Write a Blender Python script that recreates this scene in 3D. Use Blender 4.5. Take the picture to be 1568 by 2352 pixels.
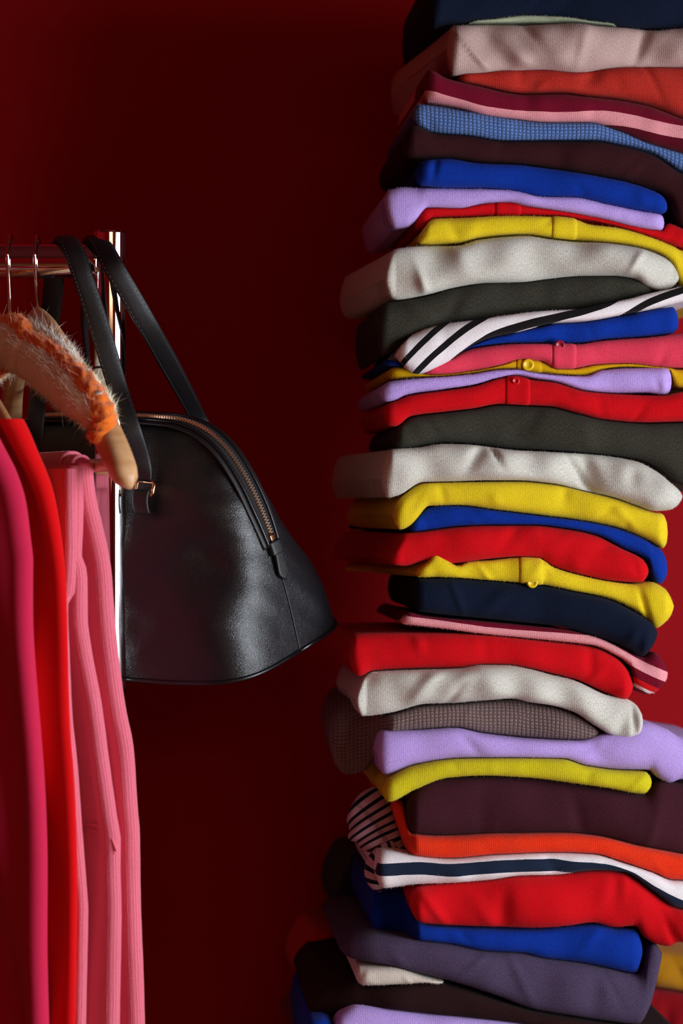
import bpy, bmesh, math, random
import numpy as np
from mathutils import Vector, Matrix

for o in list(bpy.data.objects): bpy.data.objects.remove(o)
scene = bpy.context.scene
C = scene.collection

# ------------------------------------------------------------------ camera, light, exposure
F = 5553.0                     # focal length in pixels of the 1568x2352 frame (85 mm on 24x36)
ZC = 1.15                      # camera height
cam_d = bpy.data.cameras.new('camera'); cam = bpy.data.objects.new('camera', cam_d); C.objects.link(cam)
cam.location = (0, 0, ZC); cam.rotation_euler = (math.pi/2, 0, 0)
cam_d.sensor_fit = 'HORIZONTAL'; cam_d.sensor_width = 24.0; cam_d.lens = F/1568*24.0
cam_d.clip_start = 0.05; cam_d.clip_end = 50
cam_d.dof.use_dof = True; cam_d.dof.focus_distance = 2.40; cam_d.dof.aperture_fstop = 3.4
scene.camera = cam

world = bpy.data.worlds.new('world'); scene.world = world; world.use_nodes = True
world.node_tree.nodes['Background'].inputs[0].default_value = (0.55, 0.68, 1.0, 1)
world.node_tree.nodes['Background'].inputs[1].default_value = 0.25

WIN_Y0, WIN_Y1, WIN_Z0, WIN_Z1, WALL_X = 0.50, 2.00, 0.45, 1.66, 1.45
ld = bpy.data.lights.new('window_daylight', 'AREA'); lo = bpy.data.objects.new('window_daylight', ld); C.objects.link(lo)
ld.shape = 'RECTANGLE'; ld.size = WIN_Z1-WIN_Z0; ld.size_y = WIN_Y1-WIN_Y0
ld.energy = 60; ld.color = (0.86, 0.93, 1.0)
lo.location = (WALL_X+0.10, (WIN_Y0+WIN_Y1)/2, (WIN_Z0+WIN_Z1)/2); lo.rotation_euler = (0, math.pi/2, 0)

# long warm wall lamp on the wall behind the camera (its reflection runs along rail and post)
wd = bpy.data.lights.new('wall_lamp_light', 'AREA'); wo = bpy.data.objects.new('wall_lamp_light', wd); C.objects.link(wo)
wd.shape = 'RECTANGLE'; wd.size = 1.7; wd.size_y = 0.45; wd.energy = 6.5; wd.color = (1.0, 0.62, 0.34)
wo.location = (0.62, -1.70, 1.92); wo.rotation_euler = (math.radians(84), 0, 0)

scene.view_settings.view_transform = 'Standard'; scene.view_settings.look = 'None'
scene.view_settings.exposure = 0.0; scene.view_settings.gamma = 1.0
scene.view_settings.use_curve_mapping = False

# ------------------------------------------------------------------ helpers
def P(px, py, d): return Vector(((px-784)*d/F, d, ZC-(py-1176)*d/F))
def s2l(c):
    r = []
    for v in c:
        v /= 255.0
        r.append(v/12.92 if v <= 0.04045 else ((v+0.055)/1.055)**2.4)
    return (r[0], r[1], r[2], 1.0)
def pchip(xs, ys):
    xs = np.array(xs, float); ys = np.array(ys, float)
    h = np.diff(xs); dl = np.diff(ys)/h; n = len(xs); m = np.zeros(n)
    if n == 2: m[:] = dl[0]
    else:
        m[0] = dl[0]; m[-1] = dl[-1]
        for i in range(1, n-1):
            if dl[i-1]*dl[i] > 0:
                w1 = 2*h[i]+h[i-1]; w2 = h[i]+2*h[i-1]
                m[i] = (w1+w2)/(w1/dl[i-1]+w2/dl[i])
    def f(x):
        x = np.clip(np.asarray(x, float), xs[0], xs[-1])
        i = np.clip(np.searchsorted(xs, x)-1, 0, n-2)
        t = (x-xs[i])/h[i]
        return ((2*t**3-3*t**2+1)*ys[i]+(t**3-2*t**2+t)*h[i]*m[i]+(-2*t**3+3*t**2)*ys[i+1]+(t**3-t**2)*h[i]*m[i+1])
    return f
def catmull(pts, n):
    pts = [Vector(p) for p in pts]; m = len(pts)
    L = [0.0]
    for a, b in zip(pts, pts[1:]): L.append(L[-1]+max((b-a).length, 1e-6)**0.5)
    fs = [pchip_c(L, [p[k] for p in pts]) for k in range(len(pts[0]))]
    ts = np.linspace(0, L[-1], n)
    return [Vector(tuple(float(f(t)) for f in fs)) for t in ts]
def pchip_c(xs, ys):           # smooth (finite-difference) cubic
    xs = np.array(xs, float); ys = np.array(ys, float); n = len(xs)
    m = np.gradient(ys, xs); h = np.diff(xs)
    def f(x):
        x = min(max(x, xs[0]), xs[-1]); i = int(min(max(np.searchsorted(xs, x)-1, 0), n-2)); t = (x-xs[i])/h[i]
        return ((2*t**3-3*t**2+1)*ys[i]+(t**3-2*t**2+t)*h[i]*m[i]+(-2*t**3+3*t**2)*ys[i+1]+(t**3-t**2)*h[i]*m[i+1])
    return f
def mesh_obj(name, verts, faces, mat, parent=None, smooth=True, uv=None, attrs=None):
    me = bpy.data.meshes.new(name)
    me.from_pydata([tuple(v) for v in verts], [], faces)
    if smooth: me.polygons.foreach_set('use_smooth', [True]*len(me.polygons))
    if uv is not None:
        ul = me.uv_layers.new(name='uv')
        idx = np.zeros(len(me.loops), dtype=np.int32); me.loops.foreach_get('vertex_index', idx)
        ul.data.foreach_set('uv', np.asarray(uv, dtype=np.float32)[idx].ravel())
    if attrs:
        for k, v in attrs.items():
            a = me.attributes.new(k, 'FLOAT', 'POINT'); a.data.foreach_set('value', np.asarray(v, dtype=np.float32))
    me.update()
    o = bpy.data.objects.new(name, me); C.objects.link(o)
    if mat: me.materials.append(mat)
    if parent: o.parent = parent
    return o
def tag(o, label=None, cat=None, group=None, kind=None):
    if label: o['label'] = label
    if cat: o['category'] = cat
    if group: o['group'] = group
    if kind: o['kind'] = kind
    return o
def empty(name, label, cat, loc=(0, 0, 0), group=None):
    o = bpy.data.objects.new(name, None); C.objects.link(o); o.location = loc; o.empty_display_size = 0.02
    bpy.context.view_layer.update()
    return tag(o, label, cat, group)
def adopt(o, parent):          # parent, keeping world coordinates
    o.parent = parent; o.matrix_parent_inverse = parent.matrix_world.inverted()
    return o
def grid_faces(nu, nv, closed_v=True, off=0):
    fs = []
    for i in range(nu-1):
        for j in range(nv if closed_v else nv-1):
            k = (j+1) % nv
            fs.append((off+i*nv+j, off+(i+1)*nv+j, off+(i+1)*nv+k, off+i*nv+k))
    return fs
def sweep(name, path, normals, section, mat, parent=None, scale=None, cap=True, uvscale=True):
    """section: list of (a along width, b along normal); path of Vectors; normals per point"""
    n = len(path); m = len(section); V = []; UV = []; acc = 0
    for i, p in enumerate(path):
        t = (path[min(i+1, n-1)]-path[max(i-1, 0)]).normalized()
        nn = Vector(normals[i]) if not isinstance(normals, Vector) else normals
        w = t.cross(nn).normalized(); nn = w.cross(t).normalized()
        sc = scale(i/(n-1)) if scale else (1, 1)
        if i: acc += (p-path[i-1]).length
        arc = 0
        for j, (a, b) in enumerate(section):
            V.append(p+w*a*sc[0]+nn*b*sc[1])
            if j: arc += math.hypot(a-section[j-1][0], b-section[j-1][1])
            UV.append((acc, arc))
    fs = grid_faces(n, m)
    if cap: fs += [tuple(range(m))[::-1], tuple((n-1)*m+j for j in range(m))]
    o = mesh_obj(name, V, fs, mat, None, uv=UV)
    fix_normals(o)
    if parent: adopt(o, parent)
    return o
def fix_normals(o):
    bm = bmesh.new(); bm.from_mesh(o.data); bmesh.ops.recalc_face_normals(bm, faces=bm.faces); bm.to_mesh(o.data); bm.free()
def circ(r, n=12, r2=None): return [(r*math.cos(2*math.pi*k/n), (r2 or r)*math.sin(2*math.pi*k/n)) for k in range(n)]
def supell(a, b, n=20, e=2.6):
    out = []
    for k in range(n):
        t = 2*math.pi*k/n; c, s = math.cos(t), math.sin(t)
        out.append((a*math.copysign(abs(c)**(2/e), c), b*math.copysign(abs(s)**(2/e), s)))
    return out
def tube(name, path, r, mat, parent=None, n=12, taper=None):
    pts = [Vector(p) for p in path]; V = []
    if len(pts) < 6: pts = [pts[0], pts[0].lerp(pts[1], 0.004)]+pts[1:-1]+[pts[-1].lerp(pts[-2], 0.004), pts[-1]]
    m = len(pts)
    t0 = (pts[1]-pts[0]).normalized(); nn = t0.orthogonal().normalized()
    for i, p in enumerate(pts):
        t = (pts[min(i+1, m-1)]-pts[max(i-1, 0)]).normalized()
        nn = (nn-t*nn.dot(t)).normalized(); w = t.cross(nn)
        rr = r*(taper(i/(m-1)) if taper else 1)
        for k in range(n):
            a = 2*math.pi*k/n; V.append(p+nn*rr*math.cos(a)+w*rr*math.sin(a))
    o = mesh_obj(name, V, grid_faces(m, n)+[tuple(range(n))[::-1], tuple((m-1)*n+k for k in range(n))], mat)
    fix_normals(o)
    if parent: adopt(o, parent)
    return o
def box(name, lo_, hi_, mat, parent=None, bevel=0.0):
    bm = bmesh.new(); bmesh.ops.create_cube(bm, size=1)
    for v in bm.verts:
        v.co = Vector([(lo_[k]+hi_[k])/2+v.co[k]*(hi_[k]-lo_[k]) for k in range(3)])
    if bevel: bmesh.ops.bevel(bm, geom=bm.edges[:], offset=bevel, segments=2, affect='EDGES')
    me = bpy.data.meshes.new(name); bm.to_mesh(me); bm.free(); me.materials.append(mat)
    o = bpy.data.objects.new(name, me); C.objects.link(o)
    if parent: adopt(o, parent)
    return o
class Noise:
    def __init__(s, seed, n=7, kx=(10, 60), kz=(5, 40)):
        r = np.random.default_rng(seed)
        s.kx = r.uniform(*kx, n)*r.choice([-1, 1], n); s.kz = r.uniform(*kz, n)*r.choice([-1, 1], n); s.ph = r.uniform(0, 6.28, n); s.n = n
    def __call__(s, x, z):
        o = 0
        for a, b, p in zip(s.kx, s.kz, s.ph): o = o+np.sin(a*x+b*z+p)
        return o/s.n**0.5

# ------------------------------------------------------------------ materials
def new_mat(name):
    m = bpy.data.materials.new(name); m.use_nodes = True
    nt = m.node_tree; b = nt.nodes['Principled BSDF']
    return m, nt, b
def nd(nt, t, **kw):
    n = nt.nodes.new(t)
    for k, v in kw.items(): setattr(n, k, v)
    return n
def mth(nt, op, a, b=None):
    n = nt.nodes.new('ShaderNodeMath'); n.operation = op
    for i, v in enumerate((a, b)):
        if v is None: continue
        if isinstance(v, (int, float)): n.inputs[i].default_value = v
        else: nt.links.new(v, n.inputs[i])
    return n.outputs[0]
def plain(name, col, rough=0.5, metal=0.0, bump=0.0, bscale=300, coat=0.0):
    m, nt, b = new_mat(name)
    b.inputs['Base Color'].default_value = s2l(col); b.inputs['Roughness'].default_value = rough; b.inputs['Metallic'].default_value = metal
    if coat: b.inputs['Coat Weight'].default_value = coat; b.inputs['Coat Roughness'].default_value = 0.2
    if bump:
        tc = nd(nt, 'ShaderNodeTexCoord'); n = nd(nt, 'ShaderNodeTexNoise'); n.inputs['Scale'].default_value = bscale; n.inputs['Detail'].default_value = 4
        nt.links.new(tc.outputs['Object'], n.inputs['Vector'])
        bp = nd(nt, 'ShaderNodeBump'); bp.inputs['Strength'].default_value = bump; bp.inputs['Distance'].default_value = 0.001
        nt.links.new(n.outputs['Fac'], bp.inputs['Height']); nt.links.new(bp.outputs[0], b.inputs['Normal'])
    return m
_fab = {}
def fabric(col, knit='fine', mel=0.12, sheen=0.25, stripes=None, key=None, periodic=False):
    """wool / cotton knit: procedural stitches in the cloth's own uv (metres), heathered colour; stripes: [(offset_px, colour), ...]"""
    k = key or (col, knit, mel, sheen)
    if k in _fab: return _fab[k]
    m, nt, b = new_mat('knit_'+knit)
    L = nt.links.new
    uv = nd(nt, 'ShaderNodeUVMap'); uv.uv_map = 'uv'
    sep = nd(nt, 'ShaderNodeSeparateXYZ'); L(uv.outputs[0], sep.inputs[0]); u, v = sep.outputs[0], sep.outputs[1]
    # heather colour
    mp = nd(nt, 'ShaderNodeMapping'); mp.inputs['Scale'].default_value = (1400, 420, 1); L(uv.outputs[0], mp.inputs[0])
    nz = nd(nt, 'ShaderNodeTexNoise'); nz.inputs['Scale'].default_value = 1; nz.inputs['Detail'].default_value = 3; L(mp.outputs[0], nz.inputs['Vector'])
    nz2 = nd(nt, 'ShaderNodeTexNoise'); nz2.inputs['Scale'].default_value = 45; nz2.inputs['Detail'].default_value = 3; L(uv.outputs[0], nz2.inputs['Vector'])
    fac = mth(nt, 'ADD', mth(nt, 'MULTIPLY', mth(nt, 'SUBTRACT', nz.outputs['Fac'], 0.5), 6.5*mel), mth(nt, 'MULTIPLY', mth(nt, 'SUBTRACT', nz2.outputs['Fac'], 0.5), 0.5*mel))
    fac = mth(nt, 'ADD', fac, 1.0)
    if stripes:
        at = nd(nt, 'ShaderNodeAttribute'); at.attribute_name = 'stripe'
        wob = mth(nt, 'MULTIPLY', mth(nt, 'SUBTRACT', nz2.outputs['Fac'], 0.5), 3.0)
        fr = mth(nt, 'DIVIDE', mth(nt, 'ADD', mth(nt, 'ADD', at.outputs['Fac'], wob), 200.0), 400.0)
        if periodic: fr = mth(nt, 'DIVIDE', mth(nt, 'ADD', mth(nt, 'MULTIPLY', mth(nt, 'FRACT', at.outputs['Fac']), 100.0), 200.0), 400.0)
        rp = nd(nt, 'ShaderNodeValToRGB'); rp.color_ramp.interpolation = 'CONSTANT'
        el = rp.color_ramp.elements
        while len(el) > 1: el.remove(el[-1])
        el[0].position = 0; el[0].color = s2l(stripes[0][1])
        for off, cc in stripes[1:]:
            e = el.new(min(max((off+200)/400, 0), 1)); e.color = s2l(cc)
        L(fr, rp.inputs[0]); base = rp.outputs[0]
    else:
        rgb = nd(nt, 'ShaderNodeRGB'); rgb.outputs[0].default_value = s2l(col); base = rgb.outputs[0]
    vm = nd(nt, 'ShaderNodeVectorMath', operation='SCALE'); L(base, vm.inputs[0]); L(fac, vm.inputs['Scale'])
    L(vm.outputs[0], b.inputs['Base Color'])
    # stitches
    two_pi = 2*math.pi
    if knit == 'fine': p, q, amp = 0.0018, 0.0015, 0.42
    elif knit == 'coarse': p, q, amp = 0.0021, 0.0017, 0.5
    elif knit == 'waffle': p, q, amp = 0.0042, 0.0036, 1.0
    elif knit == 'jersey': p, q, amp = 0.0012, 0.0010, 0.25
    else: p, q, amp = 0.0012, 0.0012, 0.2
    wu = nd(nt, 'ShaderNodeTexNoise'); wu.inputs['Scale'].default_value = 60; L(uv.outputs[0], wu.inputs['Vector'])
    wob = mth(nt, 'MULTIPLY', mth(nt, 'SUBTRACT', wu.outputs['Fac'], 0.5), 0.0025)
    un = mth(nt, 'DIVIDE', mth(nt, 'ADD', u, wob), p); vn = mth(nt, 'DIVIDE', mth(nt, 'ADD', v, wob), q)
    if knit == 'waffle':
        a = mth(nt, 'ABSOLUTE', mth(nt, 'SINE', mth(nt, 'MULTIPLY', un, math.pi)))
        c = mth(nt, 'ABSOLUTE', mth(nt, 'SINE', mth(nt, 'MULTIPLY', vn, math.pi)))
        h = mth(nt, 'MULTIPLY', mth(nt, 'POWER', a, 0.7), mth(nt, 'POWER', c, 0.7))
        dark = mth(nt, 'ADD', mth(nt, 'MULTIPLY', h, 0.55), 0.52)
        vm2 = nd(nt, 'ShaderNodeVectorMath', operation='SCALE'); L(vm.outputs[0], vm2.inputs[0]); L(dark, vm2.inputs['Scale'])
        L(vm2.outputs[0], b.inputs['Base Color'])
    else:
        tri = mth(nt, 'ABSOLUTE', mth(nt, 'SUBTRACT', mth(nt, 'FRACT', un), 0.5))
        row = mth(nt, 'SINE', mth(nt, 'MULTIPLY', mth(nt, 'ADD', vn, mth(nt, 'MULTIPLY', tri, 1.4)), two_pi))
        wale = mth(nt, 'ABSOLUTE', mth(nt, 'SINE', mth(nt, 'MULTIPLY', un, math.pi)))
        h = mth(nt, 'MULTIPLY', mth(nt, 'ADD', mth(nt, 'MULTIPLY', wale, 0.7), mth(nt, 'MULTIPLY', row, 0.25)), mth(nt, 'ADD', mth(nt, 'MULTIPLY', nz2.outputs['Fac'], 1.6), -0.25))
    fz = nd(nt, 'ShaderNodeTexNoise'); fz.inputs['Scale'].default_value = 1; fz.inputs['Detail'].default_value = 3; mp2 = nd(nt, 'ShaderNodeMapping'); mp2.inputs['Scale'].default_value = (1500, 700, 1); L(uv.outputs[0], mp2.inputs[0]); L(mp2.outputs[0], fz.inputs['Vector'])
    hh = mth(nt, 'ADD', mth(nt, 'MULTIPLY', h, amp), mth(nt, 'MULTIPLY', fz.outputs['Fac'], 0.9))
    bp = nd(nt, 'ShaderNodeBump'); bp.inputs['Strength'].default_value = 0.85; bp.inputs['Distance'].default_value = 0.0009 if knit != 'waffle' else 0.0018
    L(hh, bp.inputs['Height']); L(bp.outputs[0], b.inputs['Normal'])
    b.inputs['Roughness'].default_value = 0.95; b.inputs['Specular IOR Level'].default_value = 0.12
    b.inputs['Sheen Weight'].default_value = sheen; b.inputs['Sheen Roughness'].default_value = 0.45
    sc = (stripes[0][1] if stripes else col); t = s2l(sc)
    b.inputs['Sheen Tint'].default_value = tuple(0.35+0.65*x for x in t[:3])+(1,)
    _fab[k] = m
    return m
def wall_mat(name, col, s=1.0):
    m, nt, b = new_mat(name); L = nt.links.new
    tc = nd(nt, 'ShaderNodeTexCoord'); n = nd(nt, 'ShaderNodeTexNoise'); n.inputs['Scale'].default_value = 2.0; n.inputs['Detail'].default_value = 6
    L(tc.outputs['Object'], n.inputs['Vector'])
    f = mth(nt, 'ADD', mth(nt, 'MULTIPLY', n.outputs['Fac'], 0.3), 0.85)
    rgb = nd(nt, 'ShaderNodeRGB'); rgb.outputs[0].default_value = s2l(col)
    vm = nd(nt, 'ShaderNodeVectorMath', operation='SCALE'); L(rgb.outputs[0], vm.inputs[0]); L(f, vm.inputs['Scale']); L(vm.outputs[0], b.inputs['Base Color'])
    n2 = nd(nt, 'ShaderNodeTexNoise'); n2.inputs['Scale'].default_value = 180; L(tc.outputs['Object'], n2.inputs['Vector'])
    bp = nd(nt, 'ShaderNodeBump'); bp.inputs['Strength'].default_value = 0.2; bp.inputs['Distance'].default_value = 0.001; L(n2.outputs['Fac'], bp.inputs['Height']); L(bp.outputs[0], b.inputs['Normal'])
    b.inputs['Roughness'].default_value = 0.85; b.inputs['Specular IOR Level'].default_value = 0.2
    return m
def wood_mat(name, c1, c2, scale=40, rough=0.42):
    m, nt, b = new_mat(name); L = nt.links.new
    tc = nd(nt, 'ShaderNodeTexCoord'); mp = nd(nt, 'ShaderNodeMapping'); mp.inputs['Scale'].default_value = (1, 1, 5); L(tc.outputs['Object'], mp.inputs[0])
    n = nd(nt, 'ShaderNodeTexNoise'); n.inputs['Scale'].default_value = scale; n.inputs['Detail'].default_value = 5; L(mp.outputs[0], n.inputs['Vector'])
    rp = nd(nt, 'ShaderNodeValToRGB'); rp.color_ramp.elements[0].position = 0.35; rp.color_ramp.elements[0].color = s2l(c1); rp.color_ramp.elements[1].position = 0.7; rp.color_ramp.elements[1].color = s2l(c2)
    L(n.outputs['Fac'], rp.inputs[0]); L(rp.outputs[0], b.inputs['Base Color']); b.inputs['Roughness'].default_value = rough
    return m
def leather_mat(name, col=(20, 19, 23), rough=0.34, scale=620, bump=0.22):
    m, nt, b = new_mat(name); L = nt.links.new
    tc = nd(nt, 'ShaderNodeTexCoord')
    v = nd(nt, 'ShaderNodeTexVoronoi'); v.feature = 'DISTANCE_TO_EDGE'; v.inputs['Scale'].default_value = scale
    ws = nd(nt, 'ShaderNodeTexNoise'); ws.inputs['Scale'].default_value = 60; ws.inputs['Detail'].default_value = 3
    L(tc.outputs['Object'], ws.inputs['Vector'])
    mx = nd(nt, 'ShaderNodeVectorMath', operation='MULTIPLY_ADD'); L(ws.outputs['Color'], mx.inputs[0]); mx.inputs[1].default_value = (0.006,)*3; L(tc.outputs['Object'], mx.inputs[2])
    L(mx.outputs[0], v.inputs['Vector'])
    n = nd(nt, 'ShaderNodeTexNoise'); n.inputs['Scale'].default_value = 90; n.inputs['Detail'].default_value = 5; L(tc.outputs['Object'], n.inputs['Vector'])
    d = mth(nt, 'MINIMUM', mth(nt, 'MULTIPLY', v.outputs['Distance'], 4.0), 0.8)
    h = mth(nt, 'ADD', d, mth(nt, 'MULTIPLY', n.outputs['Fac'], 0.7))
    bp = nd(nt, 'ShaderNodeBump'); bp.inputs['Strength'].default_value = bump; bp.inputs['Distance'].default_value = 0.0008; L(h, bp.inputs['Height']); L(bp.outputs[0], b.inputs['Normal'])
    b.inputs['Base Color'].default_value = s2l(col); b.inputs['Roughness'].default_value = rough
    b.inputs['Specular IOR Level'].default_value = 0.65
    return m
M_red_wall = wall_mat('red_wall_paint', (165, 6, 18))
M_floor = wood_mat('oak_floor', (120, 70, 38), (165, 105, 60), 8, 0.5)
M_ceil = wall_mat('dark_ceiling_paint', (90, 20, 24))
M_trim = plain('white_gloss_paint', (225, 222, 215), 0.4)
M_chrome = plain('chrome', (235, 232, 232), 0.07, 1.0)
M_chrome_dk = plain('dark_joint_metal', (60, 55, 55), 0.3, 1.0)
M_wood = wood_mat('beech_wood', (205, 150, 100), (225, 175, 125), 30, 0.38)
M_table = wood_mat('dark_table_wood', (50, 30, 24), (75, 45, 34), 12, 0.5)
M_leather = leather_mat('black_grain_leather')
M_leather_s = leather_mat('black_smooth_leather', (14, 13, 16), 0.48, 900, 0.2)
M_piping = leather_mat('black_piping_leather', (16, 15, 19), 0.28, 900, 0.1)
M_gold = plain('rose_gold_metal', (240, 190, 150), 0.22, 1.0)
M_brass = plain('brass_zip_metal', (255, 222, 192), 0.33, 1.0)
M_tape = plain('black_zip_tape', (20, 20, 26), 0.75, 0, 0.8, 900)
M_thread = plain('grey_thread', (66, 64, 66), 0.8)

# ------------------------------------------------------------------ setting
YB = 2.90
def struct(o): o['kind'] = 'structure'; return o
struct(box('floor', (-2.4, -1.8, -0.05), (WALL_X+0.2, YB+0.1, 0), M_floor))
struct(box('ceiling', (-2.4, -1.8, 2.6), (WALL_X+0.2, YB+0.1, 2.65), M_ceil))
struct(box('wall_back', (-2.4, YB, 0), (WALL_X+0.2, YB+0.1, 2.6), M_red_wall))
struct(box('wall_left', (-2.5, -1.8, 0), (-2.4, YB+0.1, 2.6), M_red_wall))
struct(box('wall_front', (-2.4, -1.9, 0), (WALL_X+0.2, -1.8, 2.6), M_red_wall))
wr = bpy.data.objects.new('wall_right', None); C.objects.link(wr); struct(wr)
X0, X1 = WALL_X, WALL_X+0.2
for nm, a, b_ in (('wall_piece', (X0, -1.8, 0), (X1, WIN_Y0, 2.6)), ('wall_piece', (X0, WIN_Y1, 0), (X1, YB, 2.6)),
                 ('wall_piece', (X0, WIN_Y0, 0), (X1, WIN_Y1, WIN_Z0)), ('wall_piece', (X0, WIN_Y0, WIN_Z1), (X1, WIN_Y1, 2.6))):
    box(nm, a, b_, M_red_wall, wr)
w1 = bpy.data.objects.new('window_1', None); C.objects.link(w1); struct(w1)
for a, b_ in (((X0-0.01, WIN_Y0-0.05, WIN_Z0-0.05), (X0+0.05, WIN_Y0, WIN_Z1+0.05)), ((X0-0.01, WIN_Y1, WIN_Z0-0.05), (X0+0.05, WIN_Y1+0.05, WIN_Z1+0.05)),
             ((X0-0.01, WIN_Y0, WIN_Z1), (X0+0.05, WIN_Y1, WIN_Z1+0.05)), ((X0-0.03, WIN_Y0, WIN_Z0-0.05), (X0+0.05, WIN_Y1, WIN_Z0))):
    box('window_frame', a, b_, M_trim, w1, 0.004)

wl = bpy.data.objects.new('wall_lamp', None); C.objects.link(wl); wl.location = (0.62, -1.8, 1.92); bpy.context.view_layer.update()
wl['label'] = 'wide brass wall light panel with warm glow behind the viewer'; wl['category'] = 'lamp'
box('housing', (-0.25, -1.80, 1.67), (1.43, -1.74, 2.17), plain('lamp_brass', (150, 110, 60), 0.4, 1.0), wl, 0.004)
for bxx in (0.0, 1.2): box('bracket', (bxx, -1.80, 2.17), (bxx+0.04, -1.76, 2.21), plain('lamp_bracket', (120, 88, 50), 0.4, 1.0), wl, 0.002)

# ------------------------------------------------------------------ the folded knitwear
NU, D0 = 116, 2.42
YAW = 0.13                                   # the pile is turned a little towards the window
FT = np.linspace(-math.pi/2, math.pi/2, 27)
class Sw: pass
def dep(x, yf): return yf+YAW*(x-1200)*0.000432
def folded(name, label, cat, x0, x1, T, B, mat, yf=0.0, depth=0.27, seed=0, wr=1.0, s=None, stripe_scale=1.0, bx=-0.020, rend=15, bulge=0.020, e=0.80, group='folded knitwear in the tall pile', yoff=None, fuzz=4500):
    """a folded garment: T, B = its upper and lower front edge (pixels of the photo, at the depth of the fold)"""
    S = Sw(); S.x0, S.x1 = x0, x1; S.yf = D0+yf
    ft = pchip([p[0] for p in T], [p[1] for p in T]); fb = pchip([p[0] for p in B], [p[1] for p in B])
    lin = np.linspace(0, 1, NU); w = 0.5-0.5*np.cos(math.pi*lin); q = 0.55*lin+0.45*w
    xs = x0+(x1-x0)*q
    e0 = np.minimum(xs-x0, x1-xs)
    k = np.sqrt(np.clip(1-(1-np.clip(e0/rend, 0, 1))**2, 0, 1)); k = np.maximum(k, 0.04)
    R2 = 30.0; plan = 0.016*(1-np.sqrt(np.clip(1-(1-np.clip(e0/R2, 0, 1))**2, 0, 1)))
    d = dep(xs, S.yf)
    if yoff: d = d+pchip([p[0] for p in yoff], [p[1] for p in yoff])(xs)
    yt, yb = ft(xs), fb(xs); yb = np.maximum(yb, yt+2)
    zt = ZC-(yt-1176)*d/F; zb = ZC-(yb-1176)*d/F; X = (xs-784)*d/F
    zc = (zt+zb)/2; h = (zt-zb)/2*k; h = np.maximum(h-0.0002, 0.0004)
    b = np.minimum(bulge, 0.95*h+0.002)
    nz = Noise(seed*7+3, 7, (12, 60), (4, 34)); nz2 = Noise(seed*13+5, 6, (70, 170), (20, 90))
    ph = seed*1.7
    cols = []                                  # each: (x, y, z, v_arc, front weight)
    for t in FT:
        c, sn = math.cos(t), math.sin(t)
        z = zc+h*math.copysign(abs(sn)**e, sn); y = d+plan+b*(1-abs(c)**e)
        cols.append([X.copy(), y, z, abs(c)**0.5])
    nflat = 6
    for i in range(1, nflat+1):
        f = i/nflat; y = d+plan*(1-f)+b+(depth-b)*f; sag = 0
        cols.append([X+bx*f, y, zc+h*(1-0.02*f), 0])
    for i in range(1, 4):
        a = i/4*math.pi; cols.append([X+bx, d+depth+0.6*h*math.sin(a), zc+0.98*h*math.cos(a), 0])
    for i in range(nflat, 0, -1):
        f = i/nflat; y = d+plan*(1-f)+b+(depth-b)*f
        cols.append([X+bx*f, y, zc-h*(1-0.02*f), 0])
    nv = len(cols); NF = len(FT)
    A = np.zeros((NU, nv, 3)); W = np.zeros((NU, nv))
    for j, c_ in enumerate(cols): A[:, j, 0], A[:, j, 1], A[:, j, 2] = c_[0], c_[1], c_[2]; W[:, j] = c_[3]
    # soft folds and dents on the front, fading at the ends
    fade = np.clip(e0/25, 0, 1)[:, None]
    hs = np.clip(h/0.015, 0.15, 1)[:, None]
    dsp = (0.0030*nz(A[:, :, 0], A[:, :, 2])+0.0007*nz2(A[:, :, 0], A[:, :, 2]))*W*fade*hs*wr
    rg = np.random.default_rng(seed+100)
    for _ in range(rg.integers(4, 8)):          # a few soft creases
        xc = rg.uniform(X[0], X[-1]); sl_ = rg.uniform(-0.9, 0.9); wd = rg.uniform(0.003, 0.010); am = rg.uniform(0.0012, 0.0034)*rg.choice([-1, 1]); z0 = rg.uniform(-1, 1); ln = rg.uniform(0.5, 1.4)
        q_ = (A[:, :, 0]-xc-sl_*(A[:, :, 2]-zc[:, None]))/wd; r_ = ((A[:, :, 2]-zc[:, None])/h[:, None]-z0)/ln
        dsp = dsp+am*np.exp(-q_**2-r_**2)*W*fade*hs*wr
    A[:, :, 1] += dsp
    S.A, S.NF, S.xs = A, NF, xs
    seg = np.linalg.norm(np.diff(A, axis=1), axis=2); arc = np.concatenate([np.zeros((NU, 1)), np.cumsum(seg, 1)], 1)
    arc -= arc[:, NF//2:NF//2+1]
    uv = np.zeros((NU*nv, 2)); uv[:, 0] = A[:, :, 0].ravel(); uv[:, 1] = arc.ravel()
    attrs = None
    if s is not None:
        fs_ = pchip([p[0] for p in s], [p[1] for p in s])
        pyv = 1176-(A[:, :, 2]-ZC)*F/d[:, None]
        st = (pyv-fs_(xs)[:, None])*stripe_scale
        ext = np.zeros_like(st)
        for j in range(NF, NF+nflat+1): ext[:, j] = -(A[:, j, 1]-A[:, NF-1, 1])/0.000432
        attrs = {'stripe': np.clip(st+ext, -199, 199).ravel()}
    V = A.reshape(-1, 3); fcs = grid_faces(NU, nv)+[tuple(range(nv)), tuple((NU-1)*nv+j for j in range(nv))[::-1]]
    org = Vector((float(X.mean()), float(d.mean()+depth/2), float(zb.min())))
    o = mesh_obj(name, V-np.array(org), fcs, mat, uv=uv, attrs=attrs)
    o.location = org; fix_normals(o)
    tag(o, label, cat, group)
    S.o = o; S.mat = mat; S.org = org
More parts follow.
